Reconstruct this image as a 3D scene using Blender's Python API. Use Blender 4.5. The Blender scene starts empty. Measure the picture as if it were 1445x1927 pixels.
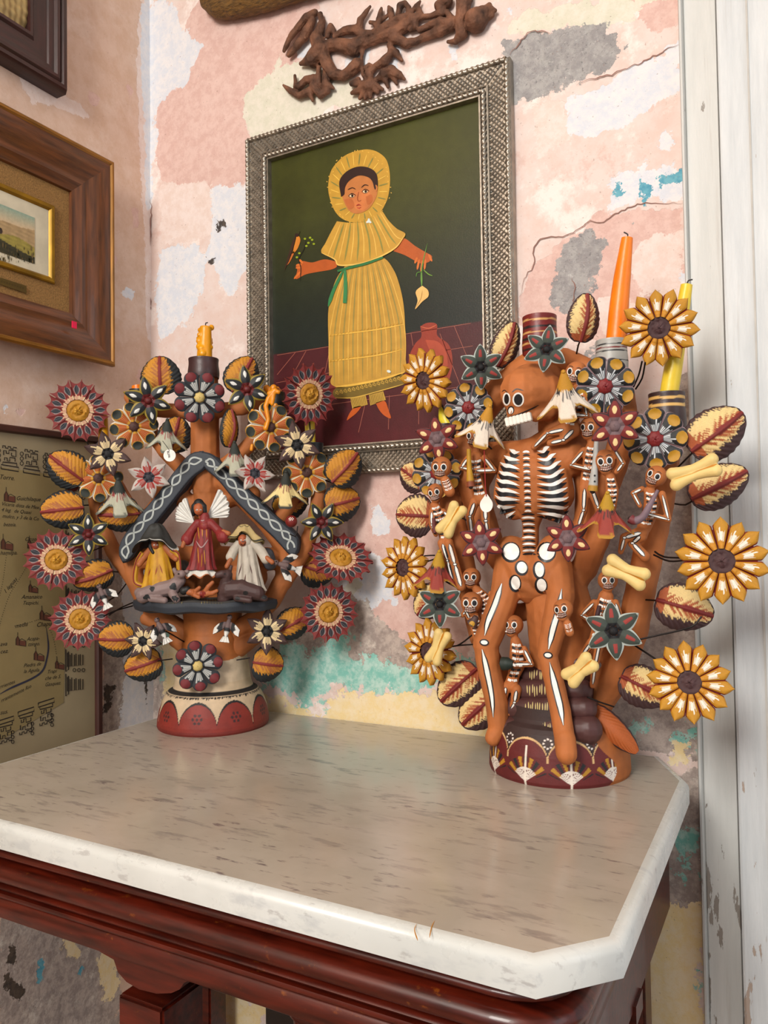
import bpy, bmesh, math, random
import numpy as np
from mathutils import Vector, Matrix
from mathutils.bvhtree import BVHTree
from mathutils.geometry import tessellate_polygon
random.seed(7); rng=np.random.default_rng(7)
S=bpy.context.scene; COL=S.collection; PI=math.pi
# ------------------------------------------------ camera, world, light
F_PX,YAW,PITCH,ROLL=1464.25,.493066,.0298011,-.014504
CX,CY=722.5,963.5; EYE=Vector((0,0,1.20))
_f=Vector((-math.sin(YAW)*math.cos(PITCH),math.cos(YAW)*math.cos(PITCH),math.sin(PITCH)))
_r=Vector((math.cos(YAW),math.sin(YAW),0)); _u=_r.cross(_f)
CR=_r*math.cos(ROLL)+_u*math.sin(ROLL); CU=-_r*math.sin(ROLL)+_u*math.cos(ROLL); CF=_f
cam=bpy.data.cameras.new('camera'); cam.sensor_fit='HORIZONTAL'; cam.sensor_width=36; cam.lens=36*F_PX/1445
cam.clip_start=.02; co=bpy.data.objects.new('camera',cam); COL.objects.link(co); S.camera=co
co.matrix_world=Matrix(((CR.x,CU.x,-CF.x,EYE.x),(CR.y,CU.y,-CF.y,EYE.y),(CR.z,CU.z,-CF.z,EYE.z),(0,0,0,1)))
W=bpy.data.worlds.new('world'); S.world=W; W.use_nodes=True
W.node_tree.nodes['Background'].inputs[0].default_value=(.93,.96,1.0,1)
W.node_tree.nodes['Background'].inputs[1].default_value=.68
def area(name,loc,target,size,power,color,sy=None):
    l=bpy.data.lights.new(name,'AREA'); l.energy=power; l.color=color; l.shape='RECTANGLE'; l.size=size; l.size_y=sy or size
    o=bpy.data.objects.new(name,l); COL.objects.link(o); o.location=loc
    o.rotation_euler=(Vector(target)-Vector(loc)).to_track_quat('-Z','Y').to_euler(); return o
area('window_daylight',(-.42,-1.50,2.30),(-.58,1.0,1.05),.6,64,(1,.955,.89),1.0)
area('doorway_daylight',(1.9,.2,1.7),(-.3,1.0,1.0),.9,7,(.85,.93,1),1.6)
S.view_settings.view_transform='Standard'; S.view_settings.look='None'; S.view_settings.exposure=0.02; S.view_settings.gamma=1
S.view_settings.use_curve_mapping=False
# ------------------------------------------------ helpers
def ray(px,py): return (CF+CR*((px-CX)/F_PX)-CU*((py-CY)/F_PX)).normalized()
def ppm(p): return (Vector(p)-EYE).dot(CF)/F_PX          # metres per pixel at a point
def lin(c):
    if isinstance(c,str): c=[int(c[i:i+2],16)/255 for i in (0,2,4)]
    return tuple((x/12.92 if x<=.04045 else ((x+.055)/1.055)**2.4) for x in c[:3])
class Pl:                                                  # a real plane in the room
    def __init__(s,o,n): s.o=Vector(o); s.n=Vector(n).normalized()
    def hit(s,px,py,off=0):
        d=ray(px,py); o=s.o+s.n*off; return EYE+d*((o-EYE).dot(s.n)/d.dot(s.n))
T=.90; YB=1.106; XL=-1.100
BACK=Pl((0,YB,0),(0,-1,0)); LEFT=Pl((XL,0,0),(1,0,0)); TOP=Pl((0,0,T),(0,0,1))
MWORLD={}
def put(o,parent=None,M=None):
    M=M or Matrix.Identity(4); COL.objects.link(o) if o.name not in COL.objects else None
    MWORLD[o.name]=M
    if parent is not None:
        o.parent=parent; o.matrix_local=MWORLD[parent.name].inverted()@M
    else: o.matrix_world=M
    return o
def tag(o,label=None,cat=None,group=None,kind=None):
    if label: o['label']=label
    if cat: o['category']=cat
    if group: o['group']=group
    if kind: o['kind']=kind
    return o
def thing(name,loc,label=None,cat=None,group=None,kind=None,M=None):
    o=bpy.data.objects.new(name,None); o.empty_display_size=.02
    put(o,None,M or Matrix.Translation(Vector(loc))); return tag(o,label,cat,group,kind)
def wob(p,s=1.0):                                          # cheap smooth pseudo noise
    x,y,z=p; return (math.sin(x*s*1.7+y*s*2.3+1.1)+math.sin(y*s*3.1-z*s*1.9+.4)+math.sin(z*s*2.7+x*s*3.7+2.2))/3
class MB:
    def __init__(s): s.v=[];s.f=[];s.c=[];s.m=[];s.hasc=False
    def add(s,vs,fs,c=None,mi=0):
        b=len(s.v); s.v+= [tuple(v) for v in vs]
        if c is None: cs=[(1,1,1)]*len(vs)
        elif len(c) and not isinstance(c,str) and hasattr(c[0],'__len__'): cs=list(c); s.hasc=True
        else: cs=[lin(c)]*len(vs); s.hasc=True
        s.c+=cs
        for f in fs: s.f.append(tuple(b+i for i in f)); s.m.append(mi)
        return s
    def grid(s,fn,nu,nv,cu=False,cv=False,c=None,mi=0,flip=False):
        vs=[];cs=[]
        for i in range(nu+(0 if cu else 1)):
            for j in range(nv+(0 if cv else 1)):
                r=fn(i/nu,j/nv)
                if isinstance(r,tuple) and len(r)==2: vs.append(r[0]); cs.append(r[1])
                else: vs.append(r)
        N=nv+(0 if cv else 1); n0=nu if cu else nu+1; fs=[]
        for i in range(nu):
            for j in range(nv):
                a=i*N+j; b=((i+1)%n0)*N+j; cc=((i+1)%n0)*N+(j+1)%N; d=i*N+(j+1)%N
                fs.append((a,d,cc,b) if flip else (a,b,cc,d))
        return s.add(vs,fs,cs if cs else c,mi)
    def box(s,c,h,M=None,col=None,mi=0,bev=0):
        c=Vector(c)
        if bev:
            bm=bmesh.new(); bmesh.ops.create_cube(bm,size=1)
            for v in bm.verts: v.co=Vector((v.co.x*h[0]*2,v.co.y*h[1]*2,v.co.z*h[2]*2))
            bmesh.ops.bevel(bm,geom=bm.edges[:],offset=bev,segments=2,affect='EDGES')
            bm.verts.index_update(); vs=[v.co.copy() for v in bm.verts]; fs=[[v.index for v in f.verts] for f in bm.faces]; bm.free()
        else:
            vs=[Vector((x*h[0],y*h[1],z*h[2])) for x in(-1,1) for y in(-1,1) for z in(-1,1)]
            fs=[(0,1,3,2),(4,6,7,5),(0,4,5,1),(2,3,7,6),(0,2,6,4),(1,5,7,3)]
        return s.add([c+((M@v) if M else v) for v in vs],fs,col,mi)
    def tube(s,pts,r,seg=8,c=None,cap=True,mi=0):
        pts=[Vector(p) for p in pts]; n=len(pts); r=[r]*n if not hasattr(r,'__len__') else r
        cl=c; per=c is not None and not isinstance(c,str) and hasattr(c[0],'__len__')
        t0=(pts[1]-pts[0]).normalized(); a=Vector((0,0,1)) if abs(t0.z)<.9 else Vector((1,0,0)); u=t0.cross(a).normalized()
        vs=[];cs=[];fs=[]
        for i,p in enumerate(pts):
            t=(pts[min(i+1,n-1)]-pts[max(i-1,0)]).normalized(); u=(u-t*u.dot(t)).normalized(); w=t.cross(u)
            for k in range(seg):
                an=2*PI*k/seg; vs.append(p+(u*math.cos(an)+w*math.sin(an))*r[i])
                if per: cs.append(cl[i])
        for i in range(n-1):
            for k in range(seg): fs.append((i*seg+k,i*seg+(k+1)%seg,(i+1)*seg+(k+1)%seg,(i+1)*seg+k))
        if cap: fs.append(tuple(range(seg))[::-1]); fs.append(tuple((n-1)*seg+k for k in range(seg)))
        return s.add(vs,fs,cs if per else c,mi)
    def ball(s,c,r,nu=12,nv=8,col=None,M=None,mi=0,fn=None):
        c=Vector(c); rr=(r,r,r) if not hasattr(r,'__len__') else r
        def g(u,v):
            a=2*PI*u; b=PI*(v*.998+.001); p=Vector((math.sin(b)*math.cos(a),math.sin(b)*math.sin(a),math.cos(b)))
            k=fn(p) if fn else 1
            q=Vector((p.x*rr[0],p.y*rr[1],p.z*rr[2]))*k
            return c+((M@q) if M else q)
        return s.grid(g,nu,nv,cu=True,c=col,mi=mi,flip=True)
    def limb(s,pts,r,seg=10):
        r=[r]*len(pts) if not hasattr(r,'__len__') else r
        for i,p in enumerate(pts):
            s.ball(p,r[i],10,7)
            if i: s.tube([pts[i-1],p],[r[i-1]*.985,r[i]*.985],seg)
        return s
    def prism(s,poly,n,d,c=None,mi=0,back=True):           # planar polygon of 3D points extruded by -n*d
        poly=[Vector(p) for p in poly]; n=Vector(n); k=len(poly)
        tri=tessellate_polygon([poly]); N=(poly[tri[0][1]]-poly[tri[0][0]]).cross(poly[tri[0][2]]-poly[tri[0][0]])
        s0=N.dot(n)>0; fs=[t if s0 else t[::-1] for t in tri]
        vs=poly+[p-n*d for p in poly]
        if back: fs+=[tuple(i+k for i in t[::-1]) for t in fs[:]]
        area2=sum(((poly[i].cross(poly[(i+1)%k])).dot(n)) for i in range(k))
        for i in range(k):
            j=(i+1)%k; fs.append((i,i+k,j+k,j) if area2>0 else (j,j+k,i+k,i))
        return s.add(vs,fs,c,mi)
    def lathe(s,prof,seg=32,c=None,o=(0,0,0),mi=0,colfn=None,rfn=None):
        o=Vector(o)
        def g(u,v):
            i=v*(len(prof)-1); a=int(min(i,len(prof)-2)); t=i-a
            r=prof[a][0]*(1-t)+prof[a+1][0]*t; z=prof[a][1]*(1-t)+prof[a+1][1]*t
            if rfn: r=rfn(r,z,2*PI*u)
            p=o+Vector((r*math.cos(2*PI*u),r*math.sin(2*PI*u),z))
            return (p,lin(colfn(2*PI*u,z))) if colfn else p
        return s.grid(g,seg,len(prof)-1,cu=True,c=c,mi=mi)
    def mesh(s,name,mats,smooth=True,ang=None):
        me=bpy.data.meshes.new(name); me.from_pydata(s.v,[],s.f)
        for m in (mats if isinstance(mats,(list,tuple)) else [mats]): me.materials.append(m)
        if len(me.materials)>1: me.polygons.foreach_set('material_index',s.m)
        if s.hasc:
            a=me.color_attributes.new('Col','FLOAT_COLOR','POINT'); arr=np.ones((len(s.v),4),'f'); arr[:,:3]=np.array([tuple(x)[:3] for x in s.c],'f'); a.data.foreach_set('color',arr.ravel())
        if smooth: me.polygons.foreach_set('use_smooth',[True]*len(me.polygons))
        if smooth and ang: me.set_sharp_from_angle(angle=math.radians(ang))
        me.update(); return me
    def build(s,name,mats,parent=None,smooth=True,ang=40,M=None,label=None):
        """verts in world space when M is None: the origin goes to their centre"""
        if M is None:
            a=np.array(s.v); c=Vector((a.min(0)+a.max(0))/2) if len(a) else Vector(); s.v=[tuple(Vector(v)-c) for v in s.v]; M=Matrix.Translation(c)
        o=bpy.data.objects.new(name,s.mesh(name,mats,smooth,ang)); put(o,parent,M)
        if label: o['label']=label
        return o
def place(name,me,parent,M,label=None):
    o=bpy.data.objects.new(name,me); put(o,parent,M)
    if label: o['label']=label
    return o
def blob(mb,voxel,name,mat,parent=None,sm=2,disp=0,label=None):
    """weld overlapping solids into ONE continuous clay surface"""
    me=mb.mesh('tmp',mat,False); o=bpy.data.objects.new('tmp',me); COL.objects.link(o)
    m=o.modifiers.new('r','REMESH'); m.mode='VOXEL'; m.voxel_size=voxel; m.use_smooth_shade=True
    if sm: m2=o.modifiers.new('s','SMOOTH'); m2.factor=.5; m2.iterations=sm
    dg=bpy.context.evaluated_depsgraph_get(); e=o.evaluated_get(dg); nm=bpy.data.meshes.new_from_object(e)
    bpy.data.objects.remove(o); bpy.data.meshes.remove(me)
    n=len(nm.vertices); a=np.empty(n*3,'f'); nm.vertices.foreach_get('co',a); a=a.reshape(-1,3)
    if disp:
        nr=np.empty(n*3,'f'); nm.vertices.foreach_get('normal',nr); nr=nr.reshape(-1,3)
        w=(np.sin(a[:,0]*310+a[:,2]*190)+np.sin(a[:,1]*270-a[:,2]*330)+np.sin(a[:,0]*140-a[:,1]*170+a[:,2]*120))/3
        a=a+nr*(w*disp)[:,None]
    c=(a.min(0)+a.max(0))/2; nm.vertices.foreach_set('co',(a-c).astype('f').ravel()); nm.name=name
    nm.materials.clear(); nm.materials.append(mat); nm.polygons.foreach_set('use_smooth',[True]*len(nm.polygons)); nm.update()
    o=bpy.data.objects.new(name,nm); put(o,parent,Matrix.Translation(Vector(c)))
    if label: o['label']=label
    return o
def bvh(objs):
    V=[];P=[]
    for o in objs:
        b=len(V); M=MWORLD[o.name]; V+=[M@v.co for v in o.data.vertices]; P+=[tuple(b+i for i in p.vertices) for p in o.data.polygons]
    return BVHTree.FromPolygons(V,P)
def smoothline(p,step=2.5):
    """Catmull-Rom through pixel points"""
    if len(p)<3: 
        n=max(1,int(math.dist(p[0][:2],p[-1][:2])/step)); return [tuple(np.array(p[0])*(1-i/n)+np.array(p[-1])*(i/n)) for i in range(n+1)]
    P=[np.array(p[0])*2-np.array(p[1])]+[np.array(q,float) for q in p]+[np.array(p[-1])*2-np.array(p[-2])]; out=[]
    for i in range(1,len(P)-2):
        n=max(1,int(np.linalg.norm(P[i+1]-P[i])/step))
        for k in range(n):
            t=k/n; out.append(tuple(.5*((2*P[i])+(-P[i-1]+P[i+1])*t+(2*P[i-1]-5*P[i]+4*P[i+1]-P[i+2])*t*t+(-P[i-1]+3*P[i]-3*P[i+1]+P[i+2])*t**3)))
    out.append(tuple(P[-2])); return out
class Paint(MB):
    """brush marks laid as thin raised paint on the surface itself"""
    def __init__(s,tree,jump=.012): super().__init__(); s.t=tree; s.jump=jump; s.last=None
    def at(s,px,py,lift):
        d=ray(px,py)
        if isinstance(s.t,Pl): return s.t.hit(px,py,lift)
        loc,n,i,di=s.t.ray_cast(EYE,d)
        if loc is None:
            if s.last is None: return None
            return EYE+d*s.last
        if s.last is not None and abs(di-s.last)>s.jump*2.5: return EYE+d*s.last
        s.last=di-lift; return loc-d*lift
    def stroke(s,pts,w,col,lift=.0004,taper=True,step=2.5,sm=True):
        s.last=None
        P=smoothline(pts,step) if sm else list(pts); n=len(P)
        if n<2: return s
        vs=[]; W_=[w]*n if not hasattr(w,'__len__') else [np.interp(i/(n-1),np.linspace(0,1,len(w)),w) for i in range(n)]
        for i in range(n):
            a=P[max(i-1,0)];b=P[min(i+1,n-1)]; dx,dy=b[0]-a[0],b[1]-a[1]; L=math.hypot(dx,dy) or 1; nx,ny=-dy/L,dx/L
            k=W_[i]/2*(min(1,.25+3*min(i,n-1-i)/n*1.5) if taper else 1)
            m=s.at(P[i][0],P[i][1],lift)
            l=s.at(P[i][0]-nx*k,P[i][1]-ny*k,lift); r=s.at(P[i][0]+nx*k,P[i][1]+ny*k,lift)
            if m is None or l is None or r is None: continue
            vs+=[l,m,r]
        n=len(vs)//3; fs=[]
        if n<2: return s
        for i in range(n-1): fs+=[(3*i,3*i+1,3*i+4,3*i+3),(3*i+1,3*i+2,3*i+5,3*i+4)]
        return s.add(vs,fs,col)
    def dot(s,x,y,rx,ry,col,rot=0,lift=.0004,rings=3,seg=12,shape=None):
        s.last=None; vs=[s.at(x,y,lift)]
        if vs[0] is None: return s
        c,sn=math.cos(math.radians(rot)),math.sin(math.radians(rot))
        for i in range(1,rings+1):
            for k in range(seg):
                a=2*PI*k/seg; q=(shape(a) if shape else 1)*i/rings; u,v=rx*q*math.cos(a),ry*q*math.sin(a)
                vs.append(s.at(x+u*c-v*sn,y+u*sn+v*c,lift))
        if any(v is None for v in vs): return s
        fs=[(0,1+(k+1)%seg,1+k) for k in range(seg)]
        for i in range(rings-1):
            for k in range(seg): a=1+i*seg+k;b=1+i*seg+(k+1)%seg; fs.append((a,b,b+seg,a+seg))
        return s.add(vs,fs,col)
    def poly(s,pts,col,lift=.0002,sm=False,cols=None):
        P=smoothline(list(pts)+[pts[0]],3)[:-1] if sm else pts
        vs=[s.at(x,y,lift) for x,y in P]; tri=tessellate_polygon([vs]); 
        return s.add(vs,[t for t in tri],cols or col)
# ------------------------------------------------ materials
def mat(name,col=None,rough=.6,metal=0,noise=None,bump=None,attr=False,coat=0,spec=.5,var=.12,nscale=30,grain=None,sss=0):
    m=bpy.data.materials.new(name); m.use_nodes=True; nt=m.node_tree; N=nt.nodes; L=nt.links; b=N['Principled BSDF']
    b.inputs['Roughness'].default_value=rough; b.inputs['Metallic'].default_value=metal; b.inputs['Coat Weight'].default_value=coat
    b.inputs['Specular IOR Level'].default_value=spec
    if sss: b.inputs['Subsurface Weight'].default_value=sss; b.inputs['Subsurface Radius'].default_value=(.01,.005,.002); b.inputs['Subsurface Scale'].default_value=.5
    tc=N.new('ShaderNodeTexCoord')
    if attr: a=N.new('ShaderNodeAttribute'); a.attribute_name='Col'; src=a.outputs['Color']
    else: r=N.new('ShaderNodeRGB'); r.outputs[0].default_value=(*lin(col),1); src=r.outputs[0]
    n=N.new('ShaderNodeTexNoise'); n.inputs['Scale'].default_value=nscale; n.inputs['Detail'].default_value=5
    mp=N.new('ShaderNodeMapping'); L.new(tc.outputs['Object'],mp.inputs[0]); L.new(mp.outputs[0],n.inputs['Vector'])
    if grain: mp.inputs['Scale'].default_value=grain
    mr=N.new('ShaderNodeMapRange'); mr.inputs['From Min'].default_value=.3; mr.inputs['From Max'].default_value=.7
    mr.inputs['To Min'].default_value=1-var; mr.inputs['To Max'].default_value=1+var; L.new(n.outputs['Fac'],mr.inputs['Value'])
    mx=N.new('ShaderNodeVectorMath'); mx.operation='SCALE'; L.new(src,mx.inputs[0]); L.new(mr.outputs[0],mx.inputs['Scale'])
    L.new(mx.outputs[0],b.inputs['Base Color'])
    if bump:
        n2=N.new('ShaderNodeTexNoise'); n2.inputs['Scale'].default_value=bump[0]; n2.inputs['Detail'].default_value=4; L.new(mp.outputs[0],n2.inputs['Vector'])
        bp=N.new('ShaderNodeBump'); bp.inputs['Strength'].default_value=bump[1]; bp.inputs['Distance'].default_value=bump[2]
        L.new(n2.outputs['Fac'],bp.inputs['Height']); L.new(bp.outputs[0],b.inputs['Normal'])
    return m
# ------------------------------------------------ plaster walls (peeled paint layers as distance fields + node noise)
PAL=[('rosy','cda99f','d8b9af',.30),('chalk','e2d2cb','dcc7bd',.35),('white','cfd3db','dedcdd',.45),('lichen','cfccb9','dad4c5',.30),
     ('rubble','b9aaa0','968982',.9),('turquoise','7cbdb0','b4d3c8',.6),('cream','e8d09a','ead8b4',.3),('cement','a3a19f','8d8b8b',1.6),
     ('blue','4a93aa','6aa9b8',.5),('soot','3a322e','55483c',.8)]
def plaster(name,c0,c1,amp=(.020,.007),worn=.75):
    m=bpy.data.materials.new(name); m.use_nodes=True; nt=m.node_tree; N=nt.nodes; L=nt.links; b=N['Principled BSDF']; b.inputs['Roughness'].default_value=.85; b.inputs['Specular IOR Level'].default_value=.25
    tc=N.new('ShaderNodeTexCoord')
    def noise(s,d,off=0,rough=.6):
        n=N.new('ShaderNodeTexNoise'); n.inputs['Scale'].default_value=s; n.inputs['Detail'].default_value=d; n.inputs['Roughness'].default_value=rough
        mp=N.new('ShaderNodeMapping'); mp.inputs['Location'].default_value=(off,off*.7,off*.3); L.new(tc.outputs['Object'],mp.inputs[0]); L.new(mp.outputs[0],n.inputs['Vector']); return n.outputs['Fac']
    def math_(op,a,bb):
        x=N.new('ShaderNodeMath'); x.operation=op
        for i,q in enumerate((a,bb)):
            if isinstance(q,(int,float)): x.inputs[i].default_value=q
            else: L.new(q,x.inputs[i])
        return x.outputs[0]
    def rng_(v,a,bb,c=0,d=1):
        x=N.new('ShaderNodeMapRange'); x.inputs[1].default_value=a;x.inputs[2].default_value=bb;x.inputs[3].default_value=c;x.inputs[4].default_value=d; L.new(v,x.inputs[0]); return x.outputs[0]
    def mix(f,a,bb):
        x=N.new('ShaderNodeMix'); x.data_type='RGBA'; L.new(f,x.inputs[0])
        for i,q in ((6,a),(7,bb)):
            if isinstance(q,str): x.inputs[i].default_value=(*lin(q),1)
            else: L.new(q,x.inputs[i])
        return x.outputs[2]
    fine=noise(120,4,1); mid=noise(28,5,2,.7); edge=noise(75,3,4)
    col=mix(rng_(mid,.38,.62),c0,c1)
    col=mix(rng_(noise(11,6,9,.72),.53,.62,0,worn),col,'eee3dd')            # worn chalky blotches all over
    col=mix(rng_(noise(16,6,14,.75),.60,.68,0,worn*.6),col,'c9a093')
    height=rng_(fine,0,1,0,.12); 
    for k,(nm,a,c,bh) in enumerate(PAL):
        at=N.new('ShaderNodeAttribute'); at.attribute_name='m%d'%k
        nz=noise(34 if nm=='turquoise' else 16+3*k,6 if nm=='turquoise' else 5,20+k*5,.72)
        s=math_('ADD',at.outputs['Fac'],math_('MULTIPLY',math_('SUBTRACT',nz,.5),amp[0]*({'turquoise':8,'rubble':4.5,'cream':5}.get(nm,3))))
        s=math_('ADD',s,math_('MULTIPLY',math_('SUBTRACT',edge,.5),amp[1]))
        f=rng_(s,-.0006,.0012)
        f=math_('MULTIPLY',f,.97)
        n2=noise(60,4,40+k*3,.75); lc=mix(rng_(n2,.40,.60),a,c)
        if nm=='cement': lc=mix(rng_(noise(190,6,3,.8),.55,.66,0,.8),lc,'5d5d60'); lc=mix(rng_(noise(150,5,8,.8),.60,.68,0,.7),lc,'c6c4c2')
        if nm in('rubble',): lc=mix(rng_(noise(33,9,77,.8),.54,.64,0,.75),lc,'d6ccc0'); lc=mix(rng_(noise(80,6,31,.8),.6,.7,0,.7),lc,'6e655f')
        if nm=='white': lc=mix(rng_(noise(90,5,12,.8),.66,.72,0,.65),lc,'8e95a4')
        col=mix(f,col,lc)
        hh=math_('ADD',rng_(n2,0,1,-.55 if nm=='cement' else -.2,.1*bh),rng_(fine,0,1,0,.25*bh)) 
        x=N.new('ShaderNodeMix'); x.data_type='FLOAT'; L.new(f,x.inputs[0]); L.new(height,x.inputs[2]); L.new(hh,x.inputs[3]); height=x.outputs[0]
    dk=rng_(noise(240,3,6,.5),.70,.74,0,.5); col=mix(dk,col,'8a6d60')
    L.new(col,b.inputs['Base Color'])
    bp=N.new('ShaderNodeBump'); bp.inputs['Strength'].default_value=.75; bp.inputs['Distance'].default_value=.004; L.new(height,bp.inputs['Height']); L.new(bp.outputs[0],b.inputs['Normal'])
    return m
def sdf(poly,U,V):
    d=np.full(U.shape,1e9); ins=np.zeros(U.shape,bool); k=len(poly)
    for i in range(k):
        x0,y0=poly[i];x1,y1=poly[(i+1)%k]; ex,ey=x1-x0,y1-y0; wx,wy=U-x0,V-y0
        t=np.clip((wx*ex+wy*ey)/(ex*ex+ey*ey+1e-12),0,1); d=np.minimum(d,(wx-ex*t)**2+(wy-ey*t)**2)
        ins^=((V>=y0)!=(V>=y1))&(U<ex*(V-y0)/(ey if ey else 1e-9)+x0)
    return np.where(ins,1,-1)*np.sqrt(d)
def make_wall(name,us,vs,fn,plane,layers,m):
    U,V=np.meshgrid(us,vs,indexing='ij'); A=np.array([fn(u,v) for u,v in zip(U.ravel(),V.ravel())]); nu,nv=U.shape
    idx=np.arange(nu*nv).reshape(nu,nv); f=np.stack([idx[:-1,:-1],idx[1:,:-1],idx[1:,1:],idx[:-1,1:]],-1).reshape(-1,4)
    me=bpy.data.meshes.new(name); me.from_pydata(A.tolist(),[],f.tolist()); me.materials.append(m)
    for k,(nm,*_) in enumerate(PAL):
        D=np.full(U.shape,-.12)
        for pg in layers.get(nm,[]):
            q=[]
            for px,py in pg:
                h=plane.hit(px,py); q.append((h.y if plane is LEFT else h.x,h.z))
            D=np.maximum(D,sdf(q,U,V))
        a=me.attributes.new('m%d'%k,'FLOAT','POINT'); a.data.foreach_set('value',np.clip(D,-.12,.12).astype('f').ravel())
    me.update(); o=bpy.data.objects.new(name,me); put(o); o['kind']='structure'; return o
B={ 'rosy':[[(345,60),(375,0),(620,0),(600,60),(545,130),(470,210),(470,345),(395,352),(300,345),(292,200),(330,165)],
  [(1000,500),(1060,450),(1130,400),(1200,395),(1285,392),(1290,560),(1240,600),(1180,650),(1050,640),(980,610),(975,560)],
  [(690,890),(800,885),(880,1000),(890,1300),(800,1250),(700,1190),(650,1130),(620,900)],[(1180,0),(1285,0),(1282,60),(1225,55)]],
 'chalk':[[(300,350),(400,345),(400,440),(300,470)],[(1180,480),(1240,440),(1285,430),(1290,620),(1240,560),(1200,560)],[(1000,200),(1060,190),(1080,260),(1010,300)],
  [(1120,560),(1180,560),(1240,640),(1150,650)],[(700,40),(800,60),(760,110),(700,100)]],
 'white':[[(275,-5),(345,-5),(335,50),(375,65),(378,85),(355,130),(350,165),(300,190),(290,205),(297,250),(290,300),(283,400),(270,250),(265,90)],
  [(398,355),(470,343),(470,490),(440,555),(432,560),(415,520),(385,480),(402,440)],[(305,470),(370,460),(390,490),(375,560),(350,610),(300,640),(290,560)],
  [(1068,185),(1130,165),(1190,130),(1282,82),(1284,165),(1240,195),(1200,215),(1170,245),(1100,265),(1070,250)],
  [(1140,330),(1210,308),(1290,315),(1290,380),(1230,370),(1190,385),(1150,405)],[(555,60),(600,70),(590,100),(560,112)],[(640,85),(700,90),(690,120),(650,130)],
  [(600,1060),(700,1040),(752,1065),(735,1125),(690,1160),(640,1120)],[(700,950),(735,955),(730,1000),(700,1010)],[(845,85),(862,85),(860,115),(845,112)],
  [(1175,1770),(1230,1780),(1245,1820),(1200,1870),(1150,1850)],[(310,1850),(345,1860),(350,1927),(305,1927)],[(735,1125),(750,1128),(748,1140),(735,1138)],[(1280,520),(1300,520),(1300,620),(1262,600)]],
 'lichen':[[(455,180),(540,120),(640,190),(560,245),(470,265)],[(940,70),(985,20),(1180,-5),(1230,-5),(1180,45),(1010,60)],[(520,100),(640,130),(700,200),(560,200)]],
 'rubble':[[(500,1190),(560,1150),(620,1120),(660,1110),(720,1170),(770,1210),(800,1240),(790,1290),(700,1270),(620,1290),(560,1310),(520,1260)],
  [(1055,1120),(1110,1000),(1170,880),(1230,780),(1310,690),(1320,1000),(1322,1425),(1200,1412),(1130,1405),(1090,1300),(1060,1200)],[(1180,1500),(1330,1440),(1332,1760),(1230,1760),(1190,1700)],
  [(290,1080),(350,1090),(350,1380),(280,1380)],[(840,1250),(900,1240),(910,1290),(860,1310)]],
 'turquoise':[[(490,1250),(560,1210),(600,1230),(640,1195),(680,1240),(760,1250),(800,1230),(850,1240),(920,1250),(925,1380),(890,1400),(860,1330),(840,1290),(780,1300),(760,1335),(740,1300),(690,1320),(640,1290),(590,1335),(555,1335),(545,1290),(490,1300)],
  [(1180,1375),(1210,1360),(1215,1390),(1185,1395)],[(1270,1380),(1312,1400),(1300,1412),(1262,1402)],[(1262,1570),(1310,1560),(1308,1640),(1270,1650)],[(1300,1850),(1330,1850),(1325,1880),(1305,1880)],[(300,1180),(335,1170),(340,1260),(305,1280)]],
 'cream':[[(480,1305),(560,1325),(600,1345),(640,1312),(700,1295),(760,1318),(800,1300),(850,1320),(930,1350),(930,1405),(480,1360)],[(300,1840),(500,1880),(500,1940),(300,1940)],
  [(1160,1710),(1330,1700),(1332,1940),(1060,1940),(1110,1850)],[(1270,1400),(1290,1395),(1300,1440),(1265,1430)],[(310,1200),(345,1190),(340,1330),(310,1330)]],
 'cement':[[(950,78),(1010,62),(1130,42),(1160,60),(1172,90),(1150,130),(1080,160),(1060,152),(1030,182),(960,198)],[(1072,455),(1110,435),(1140,460),(1125,500),(1110,560),(1090,590),(1035,585),(1030,550),(1045,500),(1060,480)],
  [(1100,662),(1130,652),(1150,700),(1105,695)],[(1184,410),(1196,403),(1199,421),(1186,426)]],
 'blue':[[(1159,342),(1169,342),(1171,370),(1161,374)],[(1208,343),(1222,350),(1226,366),(1212,380)],[(1240,335),(1288,315),(1288,342),(1245,352)]],
 'soot':[[(408,420),(420,418),(416,436),(408,434)],[(390,490),(402,490),(400,498),(392,498)]]}
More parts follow.
